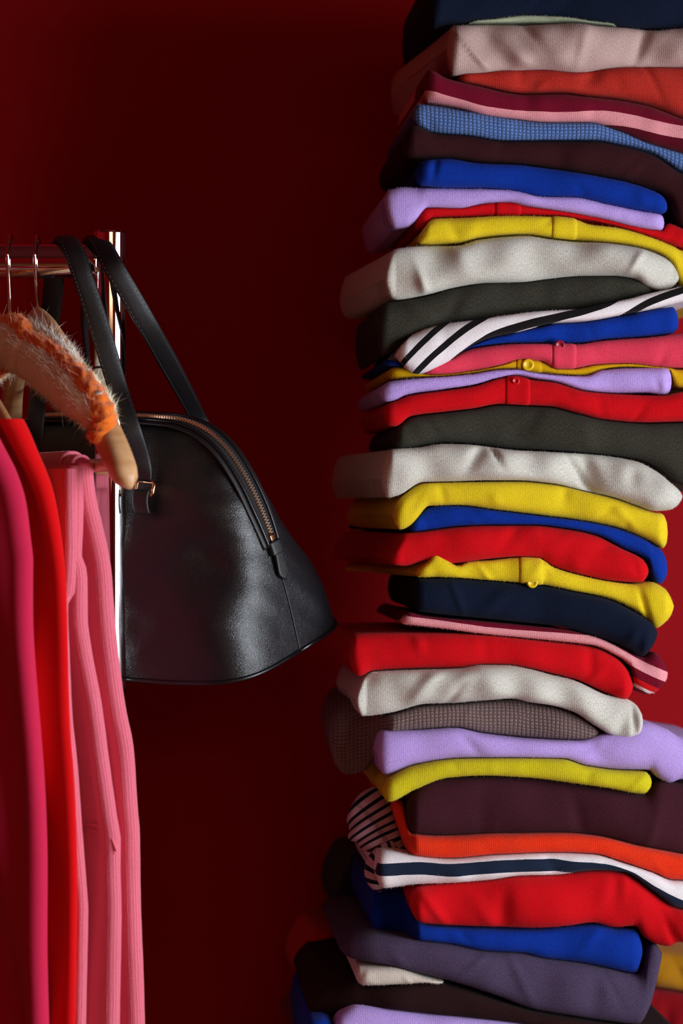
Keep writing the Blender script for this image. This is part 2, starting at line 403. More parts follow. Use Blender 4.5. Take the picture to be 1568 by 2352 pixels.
    if fuzz:                                    # wool fibres standing off the front fold
        n = int(fuzz*max(0.3, min(1.5, (x1-x0)/650.0))); I = rg.integers(2, NU-2, n); J = rg.integers(0, NF, n)
        fu, fv = rg.random(n)[:, None], rg.random(n)[:, None]
        p = A[I, J]*(1-fu)+A[I+1, J]*fu; J2 = np.minimum(J+1, NF-1)
        p = p*(1-fv)+(A[I, J2]*(1-fu)+A[I+1, J2]*fu)*fv
        tv = A[I, J2]-A[I, np.maximum(J-1, 0)]; nrm = np.stack([rg.normal(0, .25, n), -np.abs(tv[:, 2])-1e-6, tv[:, 1]], 1)
        nrm[:, 1:] /= np.linalg.norm(nrm[:, 1:], axis=1)[:, None]
        dr = nrm+rg.normal(0, 0.75, (n, 3)); dr /= np.linalg.norm(dr, axis=1)[:, None]
        sd = np.cross(dr, rg.normal(0, 1, (n, 3))); sd /= np.linalg.norm(sd, axis=1)[:, None]; sd *= 0.00007
        ln = rg.uniform(0.0006, 0.0021, n)[:, None]
        V3 = np.stack([p-sd, p+sd, p+dr*ln+rg.normal(0, 0.0003, (n, 3))], 1).reshape(-1, 3)-np.array(org)
        uv3 = np.repeat(np.stack([p[:, 0], arc[I, J]], 1), 3, 0)
        at3 = {'stripe': np.repeat(attrs['stripe'].reshape(NU, nv)[I, J], 3)} if attrs else None
        fz = mesh_obj('wool_fuzz', V3, np.arange(3*n).reshape(-1, 3).tolist(), mat, o, smooth=False, uv=uv3, attrs=at3); fz['kind'] = 'stuff'
    bpy.context.view_layer.update()
    return S
def placket(S, xa, xb, mat, label=None, proud=0.0006, t0=2, t1=24):
    """a button band: a strip of doubled cloth standing proud of the fold"""
    n = 9; V = []; m = t1-t0+1
    for i in range(n):
        x = xa+(xb-xa)*i/(n-1)
        for j in range(t0, t1+1):
            p = [np.interp(x, S.xs, S.A[:, j, k]) for k in range(3)]
            pm = [np.interp(x, S.xs, S.A[:, j-1, k]) for k in range(3)]; pp = [np.interp(x, S.xs, S.A[:, j+1, k]) for k in range(3)]
            ty, tz = pp[1]-pm[1], pp[2]-pm[2]; L_ = math.hypot(ty, tz)+1e-9
            edge = 1.0 if 0 < i < n-1 else -0.8
            V.append((p[0], p[1]-tz/L_*proud*edge, p[2]+ty/L_*proud*edge))
    UV = [(v[0], v[2]) for v in V]
    o = mesh_obj('placket', V, grid_faces(n, m, False), mat, uv=UV); fix_normals(o)
    md = o.modifiers.new('thick', 'SOLIDIFY'); md.thickness = 0.001; md.offset = 0
    adopt(o, S.o)
    if label: o['label'] = label
    return o
def button(S, px, py, r_px, mat, label, tilt=0.0):
    d = float(np.interp(px, S.xs, S.A[:, S.NF//2, 1]))
    jj = int(np.argmin([abs(np.interp(px, S.xs, S.A[:, j, 2])-(ZC-(py-1176)*d/F)) for j in range(S.NF)]))
    d = float(np.interp(px, S.xs, S.A[:, jj, 1]))-0.0022
    c = P(px, py, d); r = r_px*d/F; prof = [(0, -0.0005), (r*0.45, -0.0006), (r*0.62, -0.0016), (r*0.88, -0.0018), (r, -0.0006), (r, 0.0012), (0, 0.0014)]
    n = 24; V = []
    for rr, yy in prof:
        for k in range(n):
            a = 2*math.pi*k/n; V.append(c+Vector((rr*math.cos(a), yy+math.sin(a)*rr*tilt, rr*math.sin(a))))
    o = mesh_obj('button', V, grid_faces(len(prof), n), mat); fix_normals(o); adopt(o, S.o); o['label'] = label
    return o

NAVY=(13,22,42); BEIGE=(186,156,148); RUST=(178,44,34); BURG=(112,8,36); PINK=(228,150,155); BLUEW=(98,132,196); BROWN=(52,19,22)  # BEIGE is darkened in colour for the weaker light near the pile's top
ROYAL=(8,48,146); LILAC=(188,158,226); RED=(205,8,20); YEL=(228,198,30); GREY=(204,200,188); OLIVE=(55,53,44); WHITE=(236,228,228); BLACK=(24,20,21)
CORAL=(226,62,86); MUST=(214,168,8); PLUM=(62,24,34); ORANGE=(232,52,20); PURP=(74,61,86); TAUPE=(134,110,106); DNAVY=(22,34,58)
m_red = fabric(RED, 'fine', 0.08, 0.12); m_royal = fabric(ROYAL, 'fine', 0.14, 0.12); m_lil = fabric(LILAC, 'fine', 0.12); m_yel = fabric(YEL, 'fine', 0.09)
m_grey = fabric(GREY, 'fine', 0.20, 0.3); m_olive = fabric(OLIVE, 'fine', 0.42, 0.10); m_navy = fabric(NAVY, 'fine', 0.22, 0.08)
m_red_button = plain('red_plastic', (205, 10, 22), 0.3); m_yel_button = plain('yellow_plastic', (226, 190, 20), 0.35)
m_rose_button = plain('dark_rose_plastic', (150, 20, 45), 0.35)

SW = 'sweater'
folded('folded_sweater', 'navy blue folded sweater at the very top of the pile', SW, 985, 1700, [(985,-92),(1700,-92)],
       [(985,62),(1040,47),(1128,41),(1211,32),(1295,36),(1365,48),(1527,59),(1700,50)], m_navy, -0.004, seed=1)
folded('folded_sweater', 'pale green folded sweater edge peeking out above the beige one', SW, 1075, 1420, [(1075,47),(1128,43),(1211,33),(1295,37),(1365,49),(1420,55)],
       [(1075,50),(1211,50),(1249,51),(1304,49),(1365,53),(1420,57)], fabric((170,180,150), 'fine', 0.1), 0.004, seed=2, bulge=0.006, rend=8)
folded('folded_sweater', 'pinkish beige folded sweater with soft dents near the top of the pile', SW, 1026, 1700, [(1026,52),(1119,48),(1225,50),(1304,48),(1365,52),(1444,55),(1513,62),(1550,58),(1700,55)],
       [(1026,160),(1050,166),(1081,165),(1165,156),(1249,153),(1323,160),(1397,151),(1467,146),(1568,145),(1700,146)], fabric(BEIGE, 'coarse', 0.15, 0.35), -0.008, seed=3, wr=2.8, bx=-0.05)
folded('folded_sweater', 'rust red folded sweater directly under the pinkish beige one', SW, 1052, 1700, [(1052,168),(1081,167),(1165,158),(1249,155),(1323,162),(1397,153),(1467,148),(1568,147),(1700,148)],
       [(1052,183),(1091,190),(1211,211),(1290,209),(1341,215),(1420,222),(1490,235),(1568,265),(1700,300)], fabric(RUST, 'coarse', 0.2, 0.1), 0.003, seed=4, wr=1.6)
folded('folded_sweater', 'burgundy folded sweater with one pale pink stripe above blue waffle knit', SW, 974, 1690,
       [(974,160),(984,154),(1026,175),(1091,191),(1211,213),(1290,211),(1341,217),(1420,224),(1490,237),(1568,267),(1690,302)],
       [(974,226),(1049,240),(1119,261),(1188,269),(1267,277),(1351,277),(1420,296),(1490,326),(1568,347),(1690,375)],
       fabric(BURG, 'fine', 0.1, 0.1, [(-200,(222,150,155)),(-198,PINK),(-197,BURG),(0,PINK),(26,(90,8,28))], 'burg1'), -0.004, seed=5, wr=0.7, rend=8,
       s=[(975,204),(1049,225),(1119,244),(1211,254),(1304,257),(1379,254),(1444,262),(1513,279),(1568,289),(1690,300)], stripe_scale=0.9)
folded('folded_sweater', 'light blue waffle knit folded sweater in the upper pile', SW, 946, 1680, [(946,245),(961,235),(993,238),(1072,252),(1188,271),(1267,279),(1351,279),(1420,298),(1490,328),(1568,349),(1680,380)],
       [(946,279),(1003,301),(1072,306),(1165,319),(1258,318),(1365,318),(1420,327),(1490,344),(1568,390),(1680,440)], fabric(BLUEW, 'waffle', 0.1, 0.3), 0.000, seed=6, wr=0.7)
folded('folded_sweater', 'dark brown folded sweater between light blue waffle knit and royal blue sweater', SW, 926, 1680, [(926,300),(947,282),(1003,303),(1072,308),(1165,321),(1258,320),(1365,320),(1420,329),(1490,346),(1568,392),(1680,442)],
       [(926,356),(961,362),(1026,358),(1100,369),(1188,372),(1267,382),(1351,395),(1444,411),(1513,435),(1540,460),(1568,512),(1680,530)], fabric(BROWN, 'fine', 0.22, 0.06), -0.002, seed=7)
folded('folded_sweater', 'royal blue folded sweater resting on a lilac sweater in the upper pile', SW, 955, 1537, [(955,375),(970,366),(1026,360),(1100,371),(1188,374),(1272,384),(1351,397),(1444,415),(1513,440),(1537,456)],
       [(955,421),(1026,428),(1100,428),(1174,433),(1249,448),(1318,449),(1397,465),(1467,479),(1537,489)], m_royal, -0.010, seed=8)
folded('folded_sweater', 'lilac folded sweater with drooping left corner under the upper royal blue one', SW, 882, 1530, [(882,440),(895,430),(933,424),(979,429),(1095,431),(1174,435),(1249,450),(1318,451),(1397,467),(1467,481),(1530,491)],
       [(882,468),(895,508),(910,519),(935,517),(951,507),(984,473),(1054,475),(1119,463),(1165,461),(1211,470),(1304,484),(1397,502),(1444,514),(1490,523),(1530,527)], m_lil, -0.004, seed=9, wr=0.9, rend=12)
s10 = folded('folded_cardigan', 'thin red folded cardigan squeezed between lilac and yellow ones', 'cardigan', 952, 1690,
       [(952,500),(979,476),(1054,477),(1119,465),(1165,463),(1211,472),(1304,486),(1397,504),(1444,516),(1522,528),(1536,510),(1568,522),(1690,540)],
       [(952,527),(975,520),(993,499),(1072,496),(1165,492),(1272,494),(1327,500),(1420,519),(1490,540),(1568,566),(1690,590)], m_red, 0.006, seed=10, rend=10)
placket(s10, 1137, 1197, m_red)
s11 = folded('folded_cardigan', 'yellow folded cardigan with button band above the upper pale grey sweater', 'cardigan', 958, 1690,
       [(958,545),(975,520),(989,503),(1003,499),(1072,497),(1165,493),(1267,495),(1323,501),(1351,512),(1420,521),(1490,541),(1568,570),(1690,600)],
       [(958,557),(993,558),(1049,556),(1100,544),(1165,537),(1211,535),(1267,543),(1323,549),(1397,554),(1467,563),(1513,577),(1548,606),(1566,655),(1690,690)], m_yel, -0.002, seed=11, rend=10)
placket(s11, 1267, 1325, m_yel)
folded('folded_sweater', 'pale grey folded sweater resting on the upper dark olive sweater', SW, 884, 1564, [(884,600),(900,572),(914,566),(979,560),(1049,560),(1100,546),(1165,539),(1211,537),(1267,545),(1323,551),(1397,556),(1467,566),(1513,580),(1545,600),(1564,628)],
       [(884,672),(914,684),(979,674),(1049,656),(1119,646),(1202,644),(1258,637),(1341,630),(1411,630),(1458,637),(1490,656),(1515,663),(1540,660),(1564,645)], m_grey, -0.012, seed=12, wr=3.0, bx=-0.045)
folded('folded_sweater', 'dark olive folded sweater draping down over a black and white striped one', SW, 865, 1500, [(865,700),(885,692),(924,687),(979,677),(1049,658),(1119,648),(1202,646),(1258,639),(1341,632),(1411,632),(1458,639),(1485,652),(1500,660)],
       [(865,795),(880,815),(911,797),(933,786),(970,765),(1026,742),(1095,732),(1165,721),(1244,711),(1327,707),(1434,686),(1500,669)], m_olive, -0.003, seed=13, rend=12)
per = 53; stp = [(-200, BLACK)]
for k in range(-4, 4): stp += [(k*per+8, WHITE), (k*per+per-10, BLACK)]
folded('folded_shirt', 'black and white diagonally striped folded top under dark olive sweater', 'shirt', 908, 1690,
       [(908,812),(920,790),(934,773),(958,760),(977,752),(1025,740),(1087,733),(1163,722),(1240,713),(1321,709),(1392,695),(1440,686),(1488,673),(1564,657),(1690,630)],
       [(908,815),(920,830),(934,846),(958,857),(982,853),(1020,836),(1087,791),(1125,775),(1202,758),(1278,739),(1345,735),(1440,719),(1526,702),(1568,692),(1690,668)],
       fabric(WHITE, 'jersey', 0.05, 0.15, stp, 'bw'), -0.016, seed=14, rend=8, wr=0.8,
       s=[(900,915),(927,885),(958,852),(1010,803),(1060,762),(1100,735),(1125,720),(1225,688),(1278,676),(1392,644),(1440,618),(1488,590),(1568,560),(1690,520)])
folded('folded_sweater', 'royal blue folded sweater under the black and white striped top', SW, 880, 1563, [(880,822),(950,836),(1010,822),(1085,794),(1125,777),(1202,760),(1278,742),(1345,738),(1440,722),(1526,705),(1550,702),(1563,715)],
       [(880,838),(950,842),(1010,832),(1085,797),(1178,787),(1273,786),(1321,787),(1392,778),(1488,771),(1563,762)], m_royal, 0.002, seed=15)
s16 = folded('folded_cardigan', 'coral pink folded cardigan with a button band', 'cardigan', 970, 1690,
       [(970,850),(1010,835),(1087,799),(1178,789),(1273,788),(1321,789),(1392,780),(1488,773),(1568,764),(1690,760)],
       [(970,858),(1001,859),(1087,850),(1154,836),(1197,824),(1245,828),(1278,845),(1316,845),(1369,836),(1440,833),(1507,840),(1568,843),(1690,845)], fabric(CORAL, 'fine', 0.08), -0.004, seed=16, rend=8)
placket(s16, 1268, 1323, s16.mat)
button(s16, 1285, 793, 12, m_rose_button, 'dark rose button half hidden')
s17 = folded('folded_cardigan', 'mustard yellow folded cardigan with round button above a lilac sweater', 'cardigan', 890, 1690,
       [(890,848),(905,843),(939,843),(963,857),(1001,861),(1087,852),(1154,838),(1197,824),(1245,830),(1278,847),(1316,847),(1369,838),(1440,835),(1507,842),(1568,848),(1690,850)],
       [(890,870),(963,865),(1011,863),(1087,856),(1144,847),(1183,846),(1225,853),(1297,860),(1345,862),(1383,848),(1440,842),(1507,846),(1540,851),(1553,886),(1568,889),(1690,890)], fabric(MUST, 'fine', 0.06), 0.004, seed=17, rend=8, wr=0.6)
placket(s17, 1185, 1245, s17.mat)
button(s17, 1212, 838, 14, m_yel_button, 'round yellow button')
folded('folded_sweater', 'lilac folded sweater between mustard cardigan and bright red cardigan', SW, 872, 1547, [(872,888),(896,875),(963,868),(1011,865),(1087,858),(1144,849),(1183,848),(1225,855),(1297,862),(1345,863),(1383,849),(1440,844),(1536,843),(1547,850)],
       [(872,915),(890,922),(906,919),(934,906),(1020,893),(1087,883),(1144,867),(1187,860),(1225,867),(1273,874),(1345,895),(1416,901),(1488,900),(1526,905),(1547,900)], m_lil, -0.006, seed=18, rend=10)
s19 = folded('folded_cardigan', 'bright red folded cardigan with a small red button and band', 'cardigan', 880, 1690,
       [(880,930),(910,919),(939,908),(1020,896),(1087,886),(1154,866),(1187,861),(1216,869),(1273,876),(1345,897),(1416,903),(1526,907),(1568,899),(1690,895)],
       [(880,965),(895,978),(908,979),(944,955),(1020,945),(1087,937),(1154,926),(1216,929),(1264,931),(1321,945),(1392,962),(1488,969),(1568,967),(1690,965)], m_red, -0.008, seed=19, rend=10)
placket(s19, 1161, 1218, m_red)
button(s19, 1184, 875, 9, m_red_button, 'small shiny red button')
folded('folded_sweater', 'dark olive folded sweater resting on the middle pale grey sweater', SW, 899, 1690, [(899,995),(915,978),(944,958),(1020,947),(1087,939),(1154,928),(1216,931),(1264,933),(1321,947),(1392,963),(1488,971),(1568,969),(1690,966)],
       [(899,1027),(930,1029),(963,1024),(1020,1015),(1082,1017),(1178,1029),(1273,1034),(1369,1041),(1464,1052),(1512,1070),(1568,1107),(1690,1130)], m_olive, -0.002, seed=20)
folded('folded_sweater', 'pale grey folded sweater with drooping ends in the middle of the pile', SW, 876, 1572, [(876,1062),(890,1038),(901,1031),(963,1026),(1020,1018),(1082,1020),(1178,1032),(1273,1037),(1369,1043),(1464,1058),(1512,1082),(1545,1110),(1572,1132)],
       [(876,1135),(892,1143),(915,1138),(973,1107),(1059,1105),(1116,1103),(1192,1103),(1273,1110),(1345,1126),(1416,1143),(1464,1160),(1512,1174),(1540,1172),(1572,1150)], m_grey, -0.012, seed=21, wr=3.2, bx=-0.05)
folded('folded_sweater', 'large plain yellow folded sweater under the middle pale grey sweater', SW, 902, 1538, [(902,1165),(925,1138),(973,1110),(1059,1107),(1192,1105),(1273,1112),(1345,1128),(1416,1145),(1464,1162),(1507,1177),(1538,1180)],
       [(902,1205),(920,1217),(944,1208),(987,1162),(1059,1160),(1130,1169),(1226,1181),(1345,1196),(1416,1210),(1488,1239),(1538,1268)], m_yel, -0.004, seed=22, wr=0.9, bx=-0.045)
folded('folded_sweater', 'royal blue folded sweater between plain yellow sweater and domed red one', SW, 940, 1537, [(940,1208),(987,1166),(1020,1161),(1059,1162),(1130,1171),(1226,1183),(1345,1198),(1416,1213),(1488,1241),(1526,1265),(1537,1274)],
       [(940,1222),(977,1219),(1049,1209),(1135,1205),(1226,1205),(1297,1212),(1369,1227),(1431,1258),(1478,1281),(1492,1300),(1499,1330),(1520,1342),(1537,1340)], m_royal, 0.001, seed=23, bx=-0.06)
folded('folded_sweater', 'domed bright red folded sweater above a crinkled yellow cardigan', SW, 896, 1494, [(896,1278),(915,1250),(934,1226),(977,1221),(1049,1211),(1135,1207),(1226,1207),(1297,1214),(1369,1229),(1431,1260),(1478,1284),(1494,1300)],
       [(896,1296),(930,1301),(982,1288),(1030,1296),(1059,1294),(1106,1287),(1192,1280),(1240,1282),(1273,1301),(1335,1320),(1416,1336),(1474,1339),(1494,1325)], m_red, -0.006, seed=24, bx=-0.06)
s25 = folded('folded_cardigan', 'crinkled yellow folded cardigan with round button above a navy sweater', 'cardigan', 954, 1552,
       [(954,1312),(982,1291),(1001,1270),(1020,1282),(1054,1300),(1078,1291),(1125,1288),(1197,1281),(1240,1283),(1273,1303),(1335,1322),(1416,1338),(1459,1342),(1497,1337),(1531,1353),(1552,1389)],
       [(954,1326),(1035,1327),(1106,1332),(1192,1339),(1249,1344),(1321,1358),(1392,1372),(1464,1406),(1488,1425),(1512,1444),(1536,1427),(1552,1400)], m_yel, -0.004, seed=25, wr=1.8, bx=-0.07, rend=10)
placket(s25, 1192, 1248, m_yel)
button(s25, 1222, 1338, 13, m_yel_button, 'round yellow button')
folded('folded_sweater', 'navy blue folded sweater under the crinkled yellow cardigan', SW, 948, 1514, [(948,1331),(1035,1329),(1106,1334),(1192,1341),(1249,1346),(1321,1360),(1392,1375),(1464,1408),(1497,1430),(1514,1446)],
       [(948,1404),(1011,1413),(1106,1422),(1202,1432),(1273,1439),(1335,1453),(1392,1470),(1440,1492),(1479,1509),(1500,1488),(1514,1465)], m_navy, -0.007, seed=26)
folded('folded_sweater', 'thin pink and burgundy striped folded sweater poking out at right end', SW, 919, 1538,
       [(919,1422),(941,1408),(967,1414),(1110,1428),(1215,1438),(1294,1446),(1363,1462),(1426,1488),(1479,1511),(1506,1500),(1538,1535)],
       [(919,1434),(1004,1443),(1110,1457),(1215,1467),(1294,1475),(1363,1483),(1411,1504),(1448,1531),(1462,1580),(1485,1598),(1505,1595),(1538,1562)],
       fabric(BURG, 'fine', 0.1, 0.1, [(-200,BURG),(0,PINK),(24,(110,8,30)),(46,(205,12,22)),(60,(235,215,210)),(68,(120,10,30))], 'burg2'), -0.001, seed=27, wr=0.6, rend=8,
       s=[(919,1412),(941,1416),(1004,1424),(1110,1439),(1215,1449),(1294,1454),(1374,1463),(1426,1491),(1479,1520),(1538,1546)])
folded('folded_sweater', 'long bright red folded sweater resting on the lower pale grey sweater', SW, 803, 1458, [(803,1490),(817,1459),(914,1456),(1004,1456),(1110,1460),(1215,1470),(1294,1478),(1363,1487),(1411,1507),(1442,1535),(1458,1565)],
       [(803,1544),(825,1557),(856,1544),(951,1538),(1057,1536),(1110,1528),(1162,1528),(1215,1536),(1268,1549),(1321,1562),(1400,1597),(1437,1611),(1458,1595)], m_red, -0.004, seed=28)
folded('folded_sweater', 'pale grey folded sweater lying on brown waffle knit in the lower pile', SW, 817, 1481, [(817,1590),(840,1558),(861,1547),(951,1542),(1057,1538),(1110,1530),(1162,1530),(1215,1538),(1268,1552),(1321,1565),(1400,1600),(1448,1610),(1481,1636)],
       [(817,1633),(832,1649),(898,1641),(978,1620),(1036,1618),(1110,1612),(1178,1607),(1215,1615),(1268,1623),(1321,1639),(1374,1673),(1426,1699),(1458,1702),(1481,1685)], m_grey, -0.014, seed=29, wr=2.8)
folded('folded_sweater', 'taupe brown waffle knit folded sweater drooping at the left', SW, 753, 1379, [(753,1668),(772,1634),(798,1612),(825,1602),(858,1604),(880,1646),(978,1623),(1036,1620),(1110,1614),(1178,1609),(1215,1617),(1268,1625),(1321,1641),(1350,1659),(1379,1682)],
       [(753,1715),(772,1765),(798,1784),(840,1774),(860,1745),(875,1692),(962,1677),(1046,1672),(1110,1685),(1231,1698),(1331,1702),(1379,1692)], fabric(TAUPE, 'waffle', 0.12, 0.3), 0.004, seed=30, wr=0.8, bx=-0.01, yoff=[(753,0.07),(850,0.05),(905,0.0),(1379,0)])
folded('folded_sweater', 'lilac folded sweater above the thin yellow-green one in the lower pile', SW, 866, 1690, [(866,1690),(883,1682),(962,1680),(1046,1675),(1110,1688),(1231,1701),(1331,1704),(1384,1690),(1440,1680),(1482,1662),(1532,1676),(1568,1697),(1690,1720)],
       [(866,1772),(883,1784),(951,1760),(1057,1744),(1178,1742),(1294,1744),(1347,1760),(1426,1771),(1495,1773),(1516,1792),(1543,1802),(1568,1794),(1690,1790)], m_lil, -0.006, seed=31, wr=0.9)
folded('folded_sweater', 'thin yellow-green folded sweater lying on a dark plum sweater', SW, 876, 1501, [(876,1805),(900,1786),(951,1762),(1057,1746),(1178,1744),(1294,1746),(1347,1762),(1426,1773),(1485,1776),(1501,1785)],
       [(876,1834),(893,1845),(951,1818),(1030,1789),(1110,1784),(1215,1789),(1321,1802),(1400,1813),(1479,1826),(1501,1815)], fabric((205,190,28), 'coarse', 0.06), -0.010, seed=32, wr=0.6)
folded('folded_sweater', 'dark plum folded sweater above an orange-red one', SW, 934, 1690, [(934,1835),(944,1822),(1004,1792),(1030,1790),(1110,1786),(1215,1791),(1321,1804),(1400,1815),(1486,1828),(1519,1796),(1568,1805),(1690,1810)],
       [(934,1912),(950,1917),(1032,1923),(1143,1918),(1287,1916),(1364,1921),(1475,1946),(1568,1965),(1690,1990)], fabric(PLUM, 'fine', 0.22, 0.08), -0.002, seed=33, wr=1.2)
folded('folded_sweater', 'orange-red folded sweater above a white and navy striped shirt', SW, 901, 1690, [(901,1850),(910,1840),(925,1848),(936,1895),(944,1919),(1032,1925),(1143,1920),(1287,1918),(1364,1923),(1475,1948),(1568,1967),(1690,1992)],
       [(901,1865),(915,1905),(930,1950),(944,1965),(1032,1974),(1143,1965),(1281,1960),(1364,1963),(1431,1982),(1503,2007),(1547,2024),(1568,2025),(1690,2050)], fabric(ORANGE, 'coarse', 0.1, 0.3), -0.004, seed=34, wr=0.6, rend=8, yoff=[(901,0.03),(930,0.02),(960,0.0),(1690,0)])
s35 = folded('folded_shirt', 'white folded shirt with one wide navy stripe and bunched striped sleeve', 'shirt', 864, 1690,
       [(864,1985),(872,1966),(890,1961),(944,1968),(1032,1977),(1143,1968),(1281,1963),(1364,1966),(1431,1985),(1503,2009),(1547,2027),(1568,2028),(1690,2052)],
       [(864,2035),(883,2046),(949,2037),(1032,2032),(1115,2026),(1198,2015),(1281,2013),(1337,2004),(1386,2001),(1431,2004),(1503,2051),(1553,2087),(1568,2090),(1690,2120)],
       fabric(WHITE, 'jersey', 0.03, 0.15, [(-200,WHITE),(0,(26,38,58)),(28,WHITE)], 'wn'), -0.008, seed=35, wr=1.0, rend=10,
       s=[(864,1986),(966,1982),(1032,1985),(1143,1977),(1276,1974),(1298,1977),(1392,1985),(1447,2001),(1503,2035),(1568,2068),(1690,2100)])
folded('folded_sweater', 'bright red folded sweater below the white and navy striped shirt', SW, 940, 1690, [(940,2052),(966,2041),(1032,2034),(1115,2028),(1198,2017),(1281,2015),(1337,2006),(1386,2003),(1431,2007),(1503,2053),(1553,2090),(1568,2094),(1690,2122)],
       [(940,2095),(955,2116),(977,2126),(1088,2134),(1226,2137),(1309,2132),(1364,2126),(1420,2137),(1464,2134),(1486,2162),(1520,2178),(1541,2181),(1564,2170),(1690,2190)], m_red, -0.010, seed=36, wr=1.7)
folded('folded_sweater', 'royal blue folded sweater lying on grey-purple one in the lower pile', SW, 848, 1480, [(848,2062),(865,2050),(925,2050),(936,2062),(948,2108),(977,2128),(1088,2136),(1226,2139),(1309,2134),(1364,2128),(1420,2139),(1464,2137),(1480,2165)],
       [(848,2142),(894,2156),(949,2162),(1032,2170),(1115,2187),(1198,2192),(1254,2206),(1337,2217),(1392,2228),(1464,2242),(1480,2215)], m_royal, 0.000, seed=37, yoff=[(848,0.05),(925,0.045),(965,0.0),(1480,0)])
folded('folded_sweater', 'thick grey-purple folded sweater near the bottom of the pile', SW, 778, 1525, [(778,2175),(811,2158),(849,2152),(894,2158),(949,2164),(1032,2172),(1115,2189),(1198,2194),(1254,2208),(1337,2219),(1392,2230),(1464,2244),(1482,2225),(1490,2185),(1505,2172),(1525,2190)],
       [(778,2188),(811,2206),(894,2223),(977,2245),(1060,2267),(1143,2295),(1226,2325),(1309,2339),(1392,2352),(1470,2360),(1492,2330),(1525,2200)], fabric(PURP, 'fine', 0.24, 0.12), -0.004, seed=38, yoff=[(778,0.035),(870,0.008),(950,0.0),(1525,0)])
folded('folded_sweater', 'pale oatmeal folded sweater corner under the grey-purple sweater', SW, 816, 1020, [(816,2240),(827,2228),(894,2226),(977,2248),(1020,2259)],
       [(816,2258),(833,2267),(921,2264),(977,2259),(1020,2263)], fabric((212,200,185), 'fine', 0.1), -0.002, seed=39, rend=8)
folded('folded_sweater', 'dark chocolate brown folded sweater near the bottom above a lilac one', SW, 706, 1560, [(706,2310),(728,2284),(755,2264),(811,2260),(833,2269),(921,2266),(977,2260),(1060,2278),(1143,2305),(1226,2328),(1309,2342),(1392,2355),(1470,2363),(1560,2365)],
       [(706,2334),(755,2340),(811,2317),(894,2322),(977,2334),(1032,2339),(1143,2348),(1309,2368),(1470,2385),(1560,2390)], fabric((40,18,18), 'fine', 0.2, 0.06), 0.000, seed=40, yoff=[(706,0.05),(830,0.02),(950,0.0),(1560,0)])
folded('folded_sweater', 'lilac folded sweater cut off by the bottom edge of the photo', SW, 765, 1560, [(765,2355),(785,2335),(822,2318),(894,2324),(977,2336),(1032,2341),(1143,2350),(1309,2370),(1470,2387),(1560,2392)],
       [(765,2420),(1560,2440)], m_lil, -0.004, seed=41)
folded('folded_sweater', 'royal blue folded sweater at the bottom left corner of the pile', SW, 700, 1560, [(700,2352),(740,2345),(760,2352),(775,2422),(1560,2442)],
       [(700,2490),(1560,2500)], m_royal, 0.002, seed=42)
for k, (cc, nm) in enumerate((((70,18,22), 'dark wine'), ((40,44,58), 'slate grey'), ((120,20,30), 'deep red'))):
    folded('folded_sweater', '%s folded sweater at the base of the pile on the low table' % nm, SW, 715-8*k, 1570, [(700,2492+92*k),(1570,2502+92*k)] if k == 0 else [(700,2492+92*k),(1570,2502+92*k)],
           [(700,2582+92*k),(1570,2592+92*k)] if k < 2 else [(700,2772),(1570,2772)], fabric(cc, 'fine', 0.12), 0.0, seed=50+k)
TABLE_Z = ZC-(2774-1176)*D0/F
# rear pile standing behind, at the lower left and lower right
def zrow(py): return py
RP = 'folded clothes in the low pile behind'
rear = [('deep red crumpled sweater on the rear pile, lower left', (195,16,18), 690, 1330, 2135, 2300, 0.27, 1.8),
        ('dark navy folded sweater on the rear pile beside the striped sleeve', (26,28,40), 775, 1330, 1955, 2132, 0.28, 1.0),
        ('wine red folded sweater low on the rear pile', (110,10,16), 676, 1330, 2302, 2420, 0.27, 1.2),
        ('charcoal folded sweater under the rear pile', (36,30,34), 690, 1330, 2422, 2600, 0.28, 1.0)]
for i, (lb, cc, x0, x1, ya, yb, yo, wr_) in enumerate(rear):
    sl = 25
    folded('folded_sweater', lb, SW, x0, x1, [(x0, ya+45), (x0+45, ya+6), (x0+140, ya), (x1, ya+sl)], [(x0, yb-20), (x0+40, yb), (x1, yb-2+sl)], fabric(cc, 'fine', 0.15), yo+0.015, 0.145, 60+i, wr_*1.5, group=RP, rend=40, bulge=0.03)
rr_ = [('ochre yellow folded sweater on the rear pile, lower right corner', (176,120,18), 1440, 1720, 2172, 2262, 0.27), ('dark red folded sweater on the rear pile, lower right corner', (140,10,20), 1400, 1720, 2264, 2420, 0.265),
       ('dark brown folded sweater low on the rear pile at right', (50,26,26), 1390, 1720, 2422, 2600, 0.265)]
for i, (lb, cc, x0, x1, ya, yb, yo) in enumerate(rr_):
    folded('folded_sweater', lb, SW, x0, x1, [(x0, ya), (1560, ya+22), (x1, ya+60)], [(x0, yb), (1560, yb+20), (x1, yb+58)], fabric(cc, 'fine', 0.12), yo+0.015, 0.145, 70+i, 1.4, group=RP, rend=30, bulge=0.03, bx=0)
